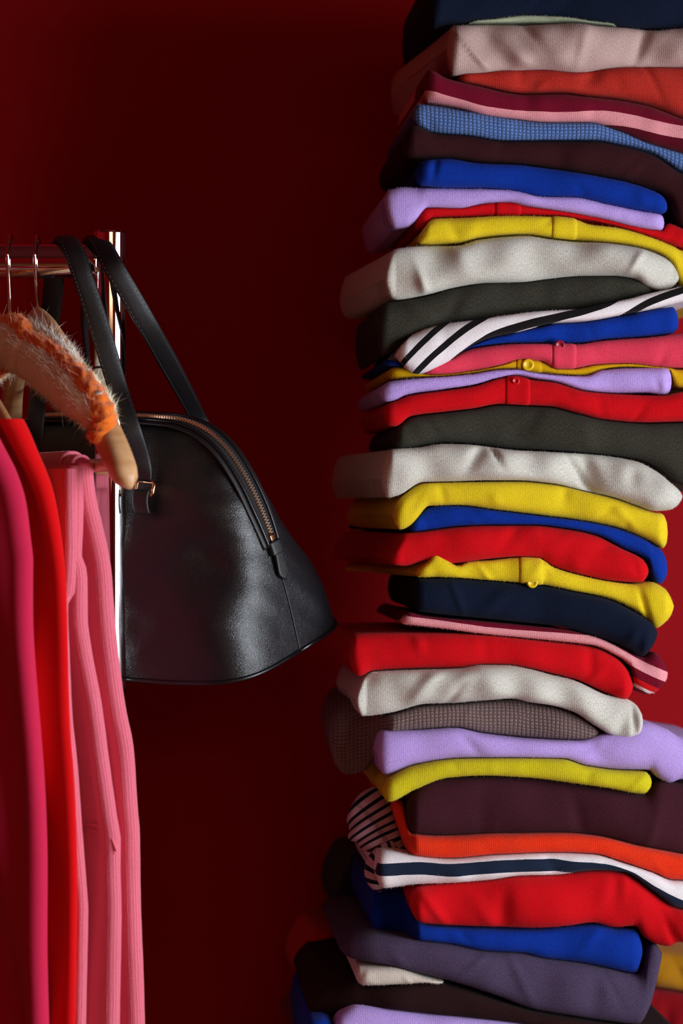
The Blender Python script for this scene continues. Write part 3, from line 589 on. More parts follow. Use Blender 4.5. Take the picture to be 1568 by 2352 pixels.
# bunched striped sleeve of the white shirt
def sleeve():
    path = catmull([P(925,1975,2.47), P(905,1945,2.47), P(880,1905,2.475), P(855,1872,2.48), P(835,1850,2.485), P(822,1838,2.49)], 40)
    V = []; st = []; n = 40; m = 40; UV = []
    nn = Vector((0, -1, 0)); acc = 0
    rad = pchip([0, .25, .55, .85, 1], [0.018, 0.026, 0.030, 0.024, 0.004])
    nz = Noise(5, 6, (60, 200), (1, 4))
    for i, p in enumerate(path):
        t = (path[min(i+1, m-1)]-path[max(i-1, 0)]).normalized(); n1 = (nn-t*nn.dot(t)).normalized(); w = t.cross(n1)
        if i: acc += (p-path[i-1]).length
        r = float(rad(i/(m-1)))
        for k in range(n):
            a = 2*math.pi*k/n; rr = r*(1+0.10*math.sin(2*a+acc*90)+0.07*math.sin(acc*300+a))
            V.append(p+n1*rr*math.cos(a)*0.8+w*rr*math.sin(a)); UV.append((a*r, acc))
            st.append((acc+0.004*math.sin(a*1.0+0.5))/0.0080)
    o = mesh_obj('sleeve', V, grid_faces(m, n)+[tuple(range(n))[::-1], tuple((m-1)*n+k for k in range(n))],
                 fabric(WHITE, 'jersey', 0.03, 0.15, [(-200,(205,170,178)),(60,(26,28,44))], 'slv', True), uv=UV, attrs={'stripe': st})
    fix_normals(o); adopt(o, s35.o); o['label'] = 'bunched sleeve with thin navy stripes'
    # lower part of the sleeve, hanging in front of the left end
    path = catmull([P(905,1940,2.455), P(880,1962,2.452), P(866,1990,2.45), P(868,2020,2.45), P(880,2040,2.452)], 30); V = []; st = []; UV = []; acc = 0; m = 30
    for i, p in enumerate(path):
        t = (path[min(i+1, m-1)]-path[max(i-1, 0)]).normalized(); n1 = (nn-t*nn.dot(t)).normalized(); w = t.cross(n1)
        if i: acc += (p-path[i-1]).length
        r = 0.012*math.sin(math.pi*(0.12+0.80*i/(m-1)))**0.5
        for k in range(n):
            a = 2*math.pi*k/n; rr = r*(1+0.12*math.sin(2*a+acc*120))
            V.append(p+n1*rr*math.cos(a)+w*rr*math.sin(a)); UV.append((a*r, acc)); st.append((acc+0.004*math.sin(a))/0.0090)
    o = mesh_obj('cuff', V, grid_faces(m, n)+[tuple(range(n))[::-1], tuple((m-1)*n+k for k in range(n))], _fab['slv'], uv=UV, attrs={'stripe': st})
    fix_normals(o); adopt(o, s35.o)
sleeve()
# low table carrying the pile
tb = empty('low_table', 'dark wooden low table carrying the pile of clothes', 'table', ((1130-784)*D0/F, 2.6, 0))
xa, xb = P(640, 0, D0).x, P(1760, 0, D0).x
box('table_top', (xa, 2.36, TABLE_Z-0.03), (xb, 2.89, TABLE_Z), M_table, tb, 0.003)
for xx in (xa+0.03, xb-0.07):
    for yy in (2.38, 2.83): box('leg', (xx, yy, 0), (xx+0.04, yy+0.04, TABLE_Z-0.03), M_table, tb, 0.003)

# ------------------------------------------------------------------ clothes rack
DR = 2.40
rz = P(0, 600, DR).z; pxx = P(253, 0, DR).x; rr0 = 0.0172; pr = 0.0163
rack = empty('clothes_rack', 'chrome tubular clothes rack with rail and upright post', 'clothes rack', (pxx, DR, 0))
def lathe(name, prof, c, mat, parent, n=40):
    V = []
    for r, z in prof:
        for k in range(n): a = 2*math.pi*k/n; V.append((c[0]+r*math.cos(a), c[1]+r*math.sin(a), z))
    o = mesh_obj(name, V, grid_faces(len(prof), n)+[tuple(range(n))[::-1], tuple((len(prof)-1)*n+k for k in range(n))], mat); fix_normals(o)
    for e_ in range(1): pass
    md = o.modifiers.new('es', 'EDGE_SPLIT'); md.split_angle = math.radians(40)
    return adopt(o, parent)
ztop = P(0, 530, DR).z; zj = P(0, 845, DR).z; xl = pxx-1.15
for cx in (pxx, xl):
    lathe('upright_post', [(pr, 0.05), (pr, zj-0.0012)], (cx, DR), M_chrome, rack)
    lathe('joint_ring', [(pr-0.0015, zj-0.0014), (pr-0.0015, zj+0.0014)], (cx, DR), M_chrome_dk, rack)
    lathe('upper_post', [(pr, zj+0.0012), (pr, ztop-0.003)], (cx, DR), M_chrome, rack)
    lathe('end_cap', [(pr, ztop-0.003), (pr*0.97, ztop-0.001), (pr*0.85, ztop), (0.001, ztop+0.0003)], (cx, DR), M_chrome, rack)
    tube('foot', [(cx, DR-0.25, 0.03), (cx, DR+0.25, 0.03)], 0.016, M_chrome, rack, 20)
tube('rail', [(xl, DR, rz), (xl/2+pxx/2, DR, rz), (pxx-0.012, DR, rz)], rr0, M_chrome, rack, 40)
tube('lower_bar', [(xl, DR, 0.12), (pxx, DR, 0.12)], 0.011, M_chrome, rack, 20)

# ------------------------------------------------------------------ handbag
yaw, roll, pitch = -0.6261, 0.3105, 0.0411
BS = 0.982
A_, B_, H_ = 0.2005*BS, 0.0944*BS, 0.243*BS
T_ = Vector((-0.2061*BS, 2.5666*BS, ZC-0.1337*BS))
Rm = Matrix.Rotation(yaw, 3, 'Z') @ Matrix.Rotation(roll, 3, 'X') @ Matrix.Rotation(pitch, 3, 'Y')
def BW(p): return Rm @ Vector(p)+T_
bag = empty('handbag', 'black leather dome handbag hanging by two straps from the rail', 'handbag', tuple(T_))
# dome outline along the ridge (s/A, h/H)
arch_pts = [(1.0, 0.0), (0.990, 0.12), (0.970, 0.28), (0.935, 0.46), (0.885, 0.62), (0.815, 0.765), (0.73, 0.875), (0.63, 0.945), (0.50, 0.985), (0.33, 0.998), (0.0, 1.0)]
half = catmull([(a*A_, 0, h*H_) for a, h in arch_pts], 70)
fa = pchip([p.z for p in half[:-14]], [p.x for p in half[:-14]])
def ring_ab(h):
    f = h/H_
    b = B_*max(1-f**1.55, 0.0)**0.80*(1+0.06*math.sin(math.pi*min(f*1.2, 1)))+0.0115*f
    return b
def bag_body():
    hs = np.concatenate([np.linspace(0, 0.9, 64), 1-0.1*(1-np.linspace(0, 1, 26)[1:])**2])*H_
    n = 220; V = []
    nz = Noise(2, 8, (20, 60), (15, 60)); nz2 = Noise(9, 8, (60, 150), (60, 160))
    for h in hs:
        f = h/H_; b = ring_ab(h)
        a = float(fa(min(h, half[-15].z))) if f < 0.985 else float(fa(half[-15].z))
        if f >= 0.9: a = float(np.interp(h, [p.z for p in half], [p.x for p in half]))
        a = max(a, 0.02); e = 2.4+2.2*(1-f)**2; b *= 1+0.17*(1-f)**2
        for k in range(n):
            t = 2*math.pi*k/n; c, s = math.cos(t), math.sin(t)
            # more samples towards the ends
            x = a*math.copysign(abs(c)**(2/e), c); y = b*math.copysign(abs(s)**(2/e), s)
            zz = h
            nx, ny = math.copysign(abs(c)**(2-2/e), c)/a, math.copysign(abs(s)**(2-2/e), s)/b
            l_ = math.hypot(nx, ny)+1e-9; nx /= l_; ny /= l_
            edge = math.sin(math.pi*min(max(f, 0), 1))**0.6
            ridge = min(abs(y)/0.02, 1.0)
            d = (0.0020*float(nz(x, zz+y*0.7))+0.0006*float(nz2(x, zz+y)))*edge*ridge
            # slack leather: dent beside the zip end, fuller lower corner
            for sy in (-1, 1):
                for sx in (-1, 1):
                    r2 = ((x-sx*0.150)/0.028)**2+((y-sy*0.055)/0.035)**2+((zz-0.105)/0.030)**2; d -= 0.0075*math.exp(-r2)
                    r2 = ((x-sx*0.165)/0.03)**2+((y-sy*0.07)/0.03)**2+((zz-0.045)/0.035)**2; d += 0.004*math.exp(-r2)
            V.append(BW((x+nx*d, y+ny*d, zz)))
    m = len(hs)
    o = mesh_obj('body', V, grid_faces(m, n)+[tuple(range(n))[::-1], tuple((m-1)*n+k for k in range(n))], M_leather); fix_normals(o)
    adopt(o, bag)
    base = [BW((A_*math.copysign(abs(math.cos(t))**(2/4.6), math.cos(t))*1.002, 1.17*B_*math.copysign(abs(math.sin(t))**(2/4.6), math.sin(t))*1.004, 0.001)) for t in np.linspace(0, 2*math.pi, 241)]
    tube('base_piping', base, 0.0022, M_piping, bag, 10)
bag_body()
full = [Vector((p.x, 0, p.z)) for p in half]+[Vector((-p.x, 0, p.z)) for p in reversed(half[:-1])]
L_arch = [0.0]
for p, q in zip(full, full[1:]): L_arch.append(L_arch[-1]+(q-p).length)
fx, fz = pchip(L_arch, [p.x for p in full]), pchip(L_arch, [p.z for p in full])
def arch(l, w=0.0, up=0.0):
    l0 = min(max(l, 0.0005), L_arch[-1]-0.0005)
    p = Vector((float(fx(l0)), 0, float(fz(l0)))); q = Vector((float(fx(l0+0.0004)), 0, float(fz(l0+0.0004)))); r = Vector((float(fx(l0-0.0004)), 0, float(fz(l0-0.0004))))
    t = (q-r).normalized(); nrm = Vector((-t.z, 0, t.x))
    if nrm.dot(p-Vector((0, 0, 0.05))) < 0: nrm = -nrm
    return BW(p+nrm*up+Vector((0, w, 0))), (Rm @ nrm), (Rm @ t)
LZ0 = 0.46*H_*1.02; LZ1 = L_arch[-1]-LZ0
ls = np.linspace(LZ0, LZ1, 150)
sec_tape = [(-0.0095, 0.0), (-0.0095, 0.0016), (0.0095, 0.0016), (0.0095, 0.0)]
sweep('zip_tape', [arch(l, 0, 0.0006)[0] for l in ls], [arch(l)[1] for l in ls], sec_tape, M_tape, bag)
for sgn in (-1, 1):
    def wof(l):
        e = min(l-LZ0, LZ1-l); return sgn*(0.0078+0.0032*min(max(e, 0)/0.04, 1)**0.7)
    tube('edge_piping', [arch(l, wof(l), 0.0026)[0] for l in ls], 0.0017, M_piping, bag, 10)
    sweep('leather_binding', [arch(l, wof(l)*1.32, 0.0002)[0] for l in ls], [arch(l)[1] for l in ls], supell(0.0036, 0.0016, 12), M_leather_s, bag)
# zip teeth: too many and too fine to tell apart one by one
V, Fc = [], []
l = LZ0+0.008; k = 0
while l < LZ1-0.008:
    sg = 1 if k % 2 else -1
    c, nrm, t = arch(l, sg*0.0012, 0.0034); w = (Rm @ Vector((0, 1, 0)))
    b0 = len(V)
    for dw in (-0.0024, 0.0024):
        for dt in (-0.00078, 0.00078):
            for du in (-0.0010, 0.0010):
                V.append(c+w*dw*(1 if du < 0 else 0.8)+t*dt*(1 if du < 0 else 0.7)+nrm*du)
    for f in ((0,1,3,2), (4,6,7,5), (0,4,5,1), (2,3,7,6), (0,2,6,4), (1,5,7,3)): Fc.append(tuple(b0+x for x in f))
    l += 0.00155; k += 1
o = mesh_obj('zipper_teeth', V, Fc, M_brass, smooth=False); fix_normals(o); adopt(o, bag); o['kind'] = 'stuff'; o['label'] = 'row of interlocked rose gold zipper teeth'
for end in (0, 1):
    def al(l): return l if end == 0 else L_arch[-1]-l
    pts = [al(LZ0+0.0035), al(LZ0+0.012)]
    sweep('zip_stop', [arch(x, 0, 0.0034)[0] for x in np.linspace(pts[0], pts[1], 4)], [arch(pts[0])[1]]*4, supell(0.0036, 0.0012, 12, 6), M_gold, bag)
    # end seam
    seam = [arch(al(x), 0, 0.0004)[0] for x in np.linspace(0.002, LZ0-0.02, 40)]
    tube('end_seam', seam, 0.0011, M_leather_s, bag, 8)
    # leather keeper across the zip end and pointed tab
    xs_ = np.linspace(LZ0+0.004, LZ0-0.009, 10)
    sweep('tab_keeper', [arch(al(x), 0, 0.0030)[0] for x in xs_], [arch(al(x))[1] for x in xs_], supell(0.0088, 0.0040, 20, 4), M_leather_s, bag)
    xs_ = np.linspace(LZ0-0.004, LZ0-0.036, 14)
    prof = pchip([0, 0.3, 0.75, 0.9, 1.0], [0.62, 0.8, 1.0, 0.62, 0.06])
    sweep('leather_tab', [arch(al(x), 0, 0.0045-0.001*i/13)[0] for i, x in enumerate(xs_)], [arch(al(x))[1] for x in xs_], supell(0.0078, 0.0017, 20, 5), M_leather_s, bag,
          scale=lambda f: (float(prof(f)), 1))
# handles
def surf(s, sgn, f):          # a point on the front (-1) or back (+1) face
    return BW((s, sgn*(ring_ab(f*H_)*(1-(abs(s)/A_)**2.6)**0.385+0.004), f*H_))
def nrm_face(sgn): return (Rm @ Vector((0, sgn*0.85, 0.5))).normalized()
def strap(pts, nrms, name='handle'):
    n = 110
    path = catmull(pts, n); nn = catmull(nrms, n)
    # move normals along the same parameter
    Lp = [0.0]
    for a, b in zip(pts, pts[1:]): Lp.append(Lp[-1]+max((b-a).length, 1e-6)**0.5)
    fn = [pchip(Lp, [v[k] for v in nrms]) for k in range(3)]
    nn = [Vector([float(f(t)) for f in fn]).normalized() for t in np.linspace(0, Lp[-1], n)]
    def sc(f):
        e = min(f, 1-f)
        return (0.80+0.20*min(max(e-0.05, 0)/0.2, 1), 0.45+0.55*min(max(e-0.12, 0)/0.15, 1))
    o = sweep(name, path, nn, supell(0.0102, 0.0040, 26, 2.6), M_leather_s, bag, scale=sc)
    V, Fc = [], []
    for sgn in (-1, 1):
        i = 6.0
        acc = 0
        for i in range(4, n-5):
            t = (path[i+1]-path[i-1]).normalized(); w = t.cross(nn[i]).normalized(); nn_ = w.cross(t)
            s_ = sc(i/(n-1))
            stp_ = (path[i+1]-path[i]); kk = max(1, int(stp_.length/0.0032))
            for q in range(kk):
                c = path[i]+stp_*(q+0.3)/kk+w*sgn*0.0078*s_[0]+nn_*0.00315*s_[1]
                b0 = len(V); hl = stp_/kk*0.28; ww = w*0.00035; up = nn_*0.0004
                for a in (-1, 1):
                    for b in (-1, 1): V.append(c+hl*a+ww*b+up*0.2)
                    V.append(c+hl*a*0.8+up)
                Fc += [(b0, b0+3, b0+5, b0+2), (b0+1, b0+2, b0+5, b0+4), (b0, b0+2, b0+1), (b0+3, b0+4, b0+5)]
    st = mesh_obj('stitching', V, Fc, M_thread); adopt(st, o); st['kind'] = 'stuff'; st['label'] = 'fine grey stitching along both edges'
    return o
SF, SB, ST = Vector((0, -1, 0)), Vector((0, 1, 0)), Vector((0, 0, 1))
f_h = 0.77
FR = surf(0.080, -1, f_h); FL = surf(-0.070, -1, f_h); BR = surf(0.10, 1, 0.74); BL = surf(-0.06, 1, 0.74)
n_f = nrm_face(-1); n_b = nrm_face(1)
top_z = rz+rr0+0.0045
dF = FR.y
strap([FR+Vector((-0.002, -0.004, 0.006)), P(326,1060,dF-0.010), P(302,985,dF-0.028), P(270,890,2.377), P(240,790,2.376), P(205,680,2.374), P(185,620,2.372), P(168,575,2.379),
       Vector((P(152,0,DR).x, DR, top_z)), P(138,575,2.422), P(126,630,2.430), P(116,720,2.455), P(96,850,2.50), P(84,950,FL.y-0.025), FL+Vector((0, -0.004, 0.004))],
      [n_f, SF, SF, SF, SF, SF, SF, Vector((0, -0.8, 0.6)), ST, Vector((0, 0.8, 0.6)), SB, SB, SB, SB, -n_f])
strap([BR, P(468,985,2.545), P(430,912,2.51), P(380,820,2.435), P(335,740,2.385), P(296,672,2.368), P(262,615,2.362), P(238,572,2.378), Vector((P(217,0,DR).x, DR, top_z)),
       P(210,575,2.424), P(203,635,2.435), P(193,720,2.455), P(200,830,2.50), P(185,940,2.57), BL],
      [Vector((0.3, -1, 0)), Vector((0.2, -1, 0)), SF, SF, SF, SF, SF, Vector((0, -0.8, 0.6)), ST, Vector((0, 0.8, 0.6)), Vector((0.9, 0.5, 0)), Vector((1, 0.1, 0)), Vector((1, 0.1, 0)), Vector((1, 0.2, 0)), SB])
# metal loops and leather anchors
for p0, sg in ((FR, -1), (FL, -1), (BR, 1), (BL, 1)):
    nf = nrm_face(sg); dn = (Rm @ Vector((0, 0, -1))); dn = (dn-nf*dn.dot(nf)).normalized(); sd = nf.cross(dn).normalized()
    c = p0+nf*0.003+dn*0.001
    loop = [c+sd*x+dn*y for x, y in ((-0.0098, -0.005), (0.0098, -0.005), (0.0108, -0.003), (0.0108, 0.006), (0.0098, 0.008), (-0.0098, 0.008), (-0.0108, 0.006), (-0.0108, -0.003), (-0.0098, -0.005))]
    tube('strap_ring', loop, 0.0019, M_gold, bag, 10)
    pth = [c+dn*y+nf*z for y, z in ((0.004, 0.0035), (0.010, 0.0045), (0.016, 0.0035), (0.022, 0.0005), (0.026, -0.003))]
    sweep('strap_anchor', catmull(pth, 14), nf, supell(0.0095, 0.0018, 18, 4), M_leather_s, bag)

# ------------------------------------------------------------------ hangers
arm_e = [0.0, 0.03, 0.07, 0.11, 0.15, 0.18, 0.205]; arm_z = [0.0, -0.008, -0.029, -0.056, -0.090, -0.119, -0.148]
f_arm = pchip(arm_e, arm_z)
def hanger(px, py, psi, label, bar=True, drop=1.0, near=0.0, far=0.0, reach=0.21, slim=1.0):
    x = P(px, 0, DR).x; z0 = P(0, py, DR).z
    e = Vector((math.sin(psi), -math.cos(psi), 0)); n = Vector((math.cos(psi), math.sin(psi), 0))
    h = empty('coat_hanger', label, 'hanger', (x, DR, z0), 'wooden hangers on the rail')
    O = Vector((x, DR, z0))
    def pt(a, b, c=0): return O+e*a+Vector((0, 0, b))+n*(c+(near if a > 0 else far)*(a/0.205)**2)
    es = np.linspace(-0.21, reach, 71); path = [pt(a, drop*float(f_arm(min(abs(a), 0.205)))-max(abs(a)-0.205, 0)*1.2) for a in es]
    # smooth the neck
    rad_h = pchip([0, 0.02, 0.06, 0.15, 0.185, 0.2, 0.21], [0.023, 0.020, 0.0155, 0.0155, 0.0145, 0.012, 0.003])
    rad_w = pchip([0, 0.03, 0.10, 0.16, 0.195, 0.205, 0.21], [0.0075, 0.0075, 0.009, 0.0125, 0.0125, 0.010, 0.003])
    V = []; m = 26; nst = len(path)
    for i, p in enumerate(path):
        t = (path[min(i+1, nst-1)]-path[max(i-1, 0)]).normalized(); a = abs(es[i])
        up = n.cross(t).normalized()
        if up.z < 0: up = -up
        for aa, bb in supell(1, 1, m, 2.7): V.append(p+n*aa*float(rad_w(a))*slim+up*bb*float(rad_h(a)))
    o = mesh_obj('wooden_body', V, grid_faces(nst, m)+[tuple(range(m))[::-1], tuple((nst-1)*m+k for k in range(m))], M_wood); fix_normals(o); adopt(o, h)
    # hook over the rail
    rc = rr0+0.0045; zc = rz-z0+0.0035
    hk = [(0.0, 0.018), (-0.002, zc-0.055), (0.006, zc-0.035)]
    hk = [(0.0, 0.015), (0.001, 0.03), (0.004, (zc-rc)*0.6), (0.014, zc-rc*1.0)]
    for a in np.linspace(-35, 200, 26):
        hk.append((rc*math.cos(math.radians(a)), zc+rc*math.sin(math.radians(a))))
    tube('hook', [Vector((x, DR-a, z0+b)) for a, b in hk], 0.0019, M_chrome, h, 12)
    if bar: tube('trouser_bar', [pt(-0.186, -0.137), pt(0.186, -0.137)], 0.0066, M_wood, h, 18)
    return h, pt, e, n
PSI = math.radians(37)
hA, ptA, eA, nA = hanger(24, 795, PSI, 'wooden hanger hidden inside the fluffy orange and cream cover', False, 0.70, reach=0.18)
hB, ptB, eB, nB = hanger(86, 757, math.radians(27), 'contoured wooden hanger with bare neck and rounded tip, carrying the trousers', True, 1.03, 0.013, 0.045)
hC, ptC, eC, nC = hanger(-158, 795, PSI, 'wooden hanger inside the red jumper, its arm showing at the left', False, slim=0.45, reach=0.16)
hD, ptD, eD, nD = hanger(-250, 795, PSI, 'wooden hanger inside the leftmost pink jumper', False, slim=0.45, reach=0.16)
# strap notch near hanger B's tip; light passing through is painted pale
path = [ptB(a, 1.03*float(f_arm(a))+0.0142, -0.004) for a in (0.152, 0.160, 0.170)]
M_pale = wood_mat('lit_beech_notch', (232, 200, 168), (240, 214, 186), 60, 0.6)
o = sweep('strap_notch', catmull(path, 8), nB.cross(eB), supell(0.010, 0.0022, 14, 3), M_pale, hB)

# fluffy cover on hanger A
M_cream = plain('cream_wool', (250, 236, 205), 0.95, 0, 0.4, 500); M_orange = plain('orange_wool', (252, 122, 8), 0.95, 0, 0.4, 600)
M_whitewool = plain('white_wool', (238, 228, 215), 0.95, 0, 0.4, 500)
for mm in (M_cream, M_orange, M_whitewool):
    mm.node_tree.nodes['Principled BSDF'].inputs['Sheen Weight'].default_value = 0.5
    mm.node_tree.nodes['Principled BSDF'].inputs['Subsurface Weight'].default_value = 0.0
cover = empty('hanger_cover', 'fluffy cream and orange felted wool cover wrapped on hanger arm', 'hanger cover', tuple(ptA(0, 0)))
def lumpy(name, path, rad, mat, seed, lump, n=36, m=90, parent=cover):
    pts = catmull(path, m); V = []; N = []
    nn = Vector((0, 0, 1)); nz = Noise(seed, 8, (100, 330), (3, 9)); nz2 = Noise(seed+9, 8, (300, 900), (5, 16)); acc = 0
    fr = pchip(np.linspace(0, 1, len(rad)), rad)
    for i, p in enumerate(pts):
        t = (pts[min(i+1, m-1)]-pts[max(i-1, 0)]).normalized(); n1 = (nn-t*nn.dot(t)).normalized(); w = t.cross(n1)
        if i: acc += (p-pts[i-1]).length
        for k in range(n):
            a = 2*math.pi*k/n
            g = float(nz(acc, math.cos(a)))+float(nz(acc+3, math.sin(a))); g2 = float(nz2(acc, math.cos(a)))+float(nz2(acc+1, math.sin(a)))
            r = float(fr(i/(m-1)))*(1+lump*(0.6*g+0.35*g2)*0.5)
            V.append(p+n1*r*math.cos(a)+w*r*math.sin(a))
    o = mesh_obj(name, V, grid_faces(m, n)+[tuple(range(n))[::-1], tuple((m-1)*n+k for k in range(n))], mat); fix_normals(o); adopt(o, parent)
    return V
def arm(a, up=0.0, out=0.0): a *= 1.10; return ptA(a, 0.70*float(f_arm(abs(a)))+up, out)
vb = lumpy('cream_wrap', [arm(-0.10, -0.004), arm(-0.05, 0), arm(0, 0.002), arm(0.04, -0.002), arm(0.09, -0.002), arm(0.13, 0), arm(0.155, 0.002), arm(0.166, 0)], [0.02, 0.0235, 0.025, 0.0245, 0.0235, 0.0225, 0.019, 0.008], M_cream, 3, 0.10, 48, 110)
vo = lumpy('orange_ridge', [arm(-0.06, 0.019, -0.006), arm(-0.01, 0.023, -0.006), arm(0.03, 0.024, -0.006), arm(0.045, 0.018, -0.010), arm(0.075, 0.020, -0.006), arm(0.105, 0.020, -0.005), arm(0.135, 0.020, -0.004), arm(0.156, 0.015, -0.003), arm(0.169, 0.004, -0.004), arm(0.169, -0.007, -0.010), arm(0.158, -0.013, -0.014)],
           [0.005, 0.007, 0.0085, 0.009, 0.0075, 0.0075, 0.0085, 0.0105, 0.0110, 0.0100, 0.004], M_orange, 11, 0.30, 26, 150)
vw = lumpy('white_tuft', [arm(0.028, 0.026, 0.006), arm(0.06, 0.0235, 0.006), arm(0.09, 0.0235, 0.005), arm(0.115, 0.024, 0.004)], [0.003, 0.0065, 0.006, 0.002], M_whitewool, 21, 0.25, 20, 50)
vu = lumpy('orange_underside', [arm(-0.10, -0.024, -0.006), arm(-0.05, -0.026, -0.006), arm(-0.005, -0.026, -0.008), arm(0.012, -0.022, -0.008)], [0.004, 0.005, 0.0045, 0.001], M_orange, 31, 0.25, 18, 40)
lumpy('white_spike', [arm(0.153, 0.018, -0.006), arm(0.160, 0.026, -0.006), arm(0.166, 0.033, -0.004)], [0.0045, 0.003, 0.0004], M_whitewool, 41, 0.05, 14, 16)
def fibres(vs, count, length, mat, seed, centre):
    rnd = random.Random(seed); V, Fc = [], []
    for _ in range(count):
        p = Vector(rnd.choice(vs)); a = (p-O_A).dot(eA); c = arm(min(max(a, -0.1), 0.165)); d = (p-c)
        d = (d.normalized()+Vector((rnd.gauss(0, .6), rnd.gauss(0, .6), rnd.gauss(0, .6)))).normalized()
        L_ = length*rnd.uniform(0.3, 1.2)*(2.2 if rnd.random() < 0.04 else 1); sd = d.orthogonal().normalized()*0.00013
        cur = Vector((rnd.gauss(0, 1), rnd.gauss(0, 1), rnd.gauss(0, 1)))*L_*0.35
        b0 = len(V); q1 = p+d*L_*0.5+cur*0.3; q2 = p+d*L_+cur
        V += [p-sd, p+sd, q1-sd*0.8, q1+sd*0.8, q2]; Fc += [(b0, b0+1, b0+3, b0+2), (b0+2, b0+3, b0+4)]
    o = mesh_obj('wool_fuzz', V, Fc, mat); adopt(o, cover); o['kind'] = 'stuff'
O_A = ptA(0, 0)
fibres(vb, 15000, 0.0055, M_cream, 1, None); fibres(vo, 4500, 0.003, M_orange, 2, None); fibres(vw, 2200, 0.007, M_whitewool, 3, None); fibres(vu, 900, 0.004, M_orange, 4, None)

# ------------------------------------------------------------------ hanging clothes
def slab(name, edge, d, psi, L, t, ztop, py_bot, mat, seed, amp=0.006, rib=0.0, nl=120, nz_=70, parent=None, top_t=None):
    """a hanging layer of cloth, seen at its near fold: edge = (py, px) of that fold, receding along the hanger direction"""
    e = Vector((math.sin(psi), -math.cos(psi), 0)); n = Vector((math.cos(psi), math.sin(psi), 0))
    fe = pchip([p[0] for p in edge], [p[1] for p in edge])
    # outline in (l, c): l = distance back from the near fold, c = across
    out = []; ncap = max(16, int(nl*0.16))
    for i in range(nl): out.append((L*(1-i/nl)+0.0, -t/2, 0, -1))
    for i in range(ncap+1):
        a = -math.pi/2+math.pi*i/ncap; out.append((-t/2*math.cos(a)+0, t/2*math.sin(a), -math.cos(a), math.sin(a)))
    for i in range(1, nl//3+1): out.append((L*i/(nl//3), t/2, 0, 1))
    m = len(out); V = []; UV = []
    arc = [0.0]
    for i in range(1, m): arc.append(arc[-1]+math.hypot(out[i][0]-out[i-1][0], out[i][1]-out[i-1][1]))
    nz = Noise(seed, 6, (18, 70), (1.0, 6)); zb = P(0, py_bot, d).z
    for r in range(nz_):
        f = r/(nz_-1)
        for j, (l, c, nl_, nc_) in enumerate(out):
            zt = ztop(l); z = zt+(zb-zt)*f; tt = t
            if top_t: tt = t+(top_t-t)*math.exp(-((zt-z)/0.10)**1.5)
            sc_ = tt/t; c = out[j][1]*sc_; l = out[j][0]*(sc_ if out[j][0] < 0 else 1)
            py = 1176-(z-ZC)*F/d
            xr = float(fe(py)); tip = P(xr, py, d); 
            wv = amp*float(nz(l, z*3))*min(max(l, 0)/0.03+0.25, 1)*(0.35+0.65*min(f*2.5, 1))
            rb = 0.0
            if rib: rb = rib*(abs(math.sin(math.pi*(arc[j]+0.0004*math.sin(z*60+arc[j]*40))/0.0027))**0.7-0.5)*(0.8+0.35*math.sin(z*210+arc[j]*900))
            p = tip-e*(l+tt*0.10)+n*(c+wv+nc_*rb-tt*0.30)-e*nl_*(-rb)
            p.z = z
            V.append(p); UV.append((arc[j], z))
    fcs = grid_faces(nz_, m, True)
    o = mesh_obj(name, V, fcs, mat, uv=UV); fix_normals(o)
    if parent: adopt(o, parent)
    return o
m_cord = fabric((240, 120, 140), 'none', 0.06, 0.5)
m_coralj = fabric((212, 38, 78), 'jersey', 0.05, 0.3); m_redj = fabric((225, 8, 14), 'jersey', 0.04, 0.3)
# pink corduroy trousers over the bar of hanger A
cord = empty('corduroy_trousers', 'pink ribbed corduroy trousers draped over the hanger bar', 'trousers', tuple(ptB(0.10, -0.137)))
bar_z = ptB(0, -0.137).z
zb_top = lambda l: bar_z+0.002
slab('trouser_leg', [(1100, 206), (1160, 216), (1200, 226), (1310, 248), (1400, 255), (1500, 265), (1620, 281), (1720, 300), (1850, 308), (1915, 313), (2050, 314), (2250, 320), (2352, 322), (2600, 326)], 2.285, PSI, 0.20, 0.017, zb_top, 2600, m_cord, 3, 0.006, 0.0009, 520, 60, cord)
slab('trouser_leg', [(1100, 184), (1200, 183), (1275, 180), (1300, 189), (1330, 193), (1420, 194), (1500, 205), (1610, 226), (1760, 246), (1880, 263), (1935, 271), (1975, 270), (2100, 273), (2352, 270), (2600, 268)], 2.262, PSI, 0.18, 0.015, lambda l: bar_z-0.001, 2600, m_cord, 8, 0.006, 0.0009, 470, 60, cord)
slab('waistband_fold', [(1100, 170), (1250, 170), (1370, 165), (1390, 150), (1500, 154), (1640, 160), (1750, 171), (1900, 182), (2000, 190), (2100, 197), (2352, 195), (2600, 195)], 2.244, PSI, 0.16, 0.011, lambda l: bar_z-0.004, 2600, m_cord, 12, 0.004, 0.0009, 420, 60, cord)
tube('pocket_seam', catmull([P(188, 1893, 2.296), P(212, 1894, 2.282), P(238, 1903, 2.264), P(256, 1925, 2.254), P(268, 1955, 2.252)], 40), 0.0013, m_cord, cord, 10)
tube('pocket_seam', catmull([P(188, 1908, 2.296), P(212, 1909, 2.282), P(236, 1917, 2.265), P(252, 1936, 2.255), P(264, 1962, 2.253)], 40), 0.0007, m_cord, cord, 8)
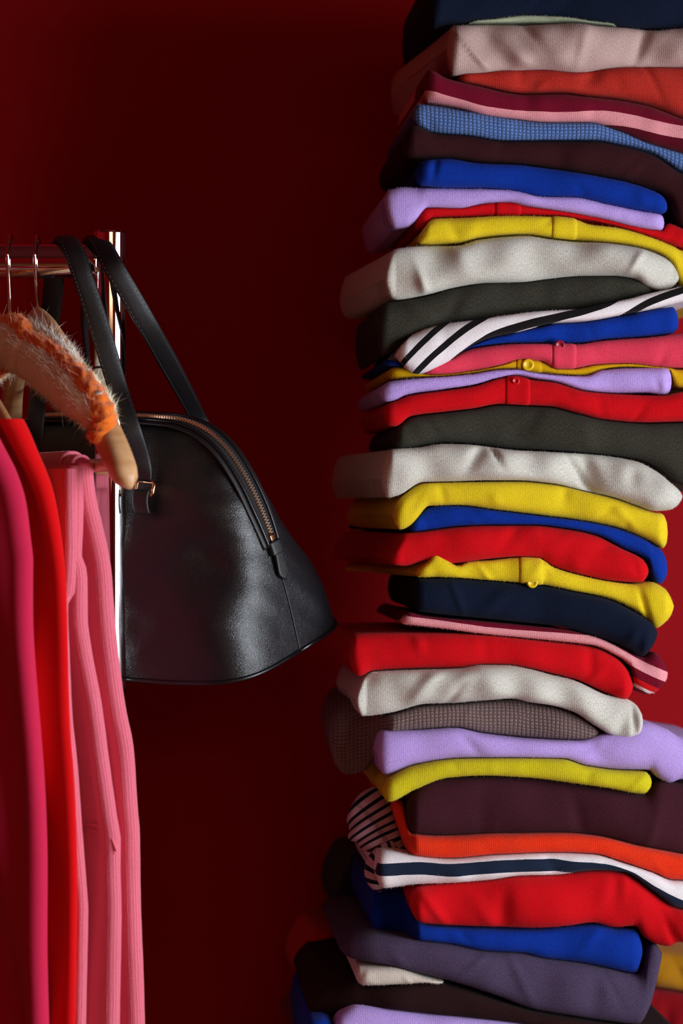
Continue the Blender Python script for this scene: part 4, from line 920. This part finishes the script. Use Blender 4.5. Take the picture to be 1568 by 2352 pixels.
# cloth arching over the bar
def arch_over(e0, e1, r, th, dropL, dropR, name):
    es = np.linspace(e0, e1, 46); prof = []
    for k in range(6): prof.append((-r, -dropL*(1-k/6)))
    for a in np.linspace(180, 0, 16): prof.append((r*math.cos(math.radians(a)), r*math.sin(math.radians(a))))
    for k in range(1, 7): prof.append((r, -dropR*k/6))
    V = []; m = len(prof); UV = []
    for i, a in enumerate(es):
        rb = 0.0006*math.sin(2*math.pi*a/0.0027)
        for j, (c, z) in enumerate(prof):
            k = 1+rb/r; V.append(ptB(a, -0.137+z*k, c*k)); UV.append((a, j*0.002))
    o = mesh_obj(name, V, grid_faces(len(es), m, False), m_cord, uv=UV); fix_normals(o)
    md = o.modifiers.new('thick', 'SOLIDIFY'); md.thickness = th; md.offset = 1
    adopt(o, cord)
arch_over(-0.06, 0.112, 0.0078, 0.0028, 0.04, 0.02, 'bar_fold')
arch_over(-0.06, 0.092, 0.0115, 0.0030, 0.05, 0.02, 'bar_fold')
# jumpers on hangers C and D
def shoulder(pt, extra, e_tip=0.212, neck=9):
    base = pt(0, 0).z
    def f(l):
        a = e_tip-l
        a = min(abs(a), 0.205)
        return min(base+float(f_arm(a))+extra, neck)
    return f
j1 = slab('hanging_jumper', [(962, 42), (985, 54), (1040, 78), (1080, 96), (1120, 111), (1170, 123), (1220, 132), (1330, 145), (1450, 150), (1640, 153), (1800, 161), (2050, 169), (2352, 173), (2600, 176)], 2.232, PSI, 0.40, 0.0105, lambda l: P(0, 963, 2.232).z, 2600, m_redj, 21, 0.010, 0, 110, 110, top_t=0.024)
tag(j1, 'bright red jumper on hanger between the pink jumper and corduroy trousers', 'jumper', 'clothes hanging on the rail')
j2 = slab('hanging_jumper', [(900, -62), (960, -36), (1035, 3), (1080, 27), (1150, 51), (1240, 65), (1290, 71), (1400, 71), (1600, 77), (1800, 87), (1950, 94), (2150, 101), (2352, 109), (2600, 112)], 2.222, PSI, 0.40, 0.020, lambda l: P(0, 905, 2.222).z, 2600, m_coralj, 27, 0.010, 0, 110, 110, top_t=0.026)
tag(j2, 'raspberry pink jumper hanging leftmost on the rail', 'jumper', 'clothes hanging on the rail')
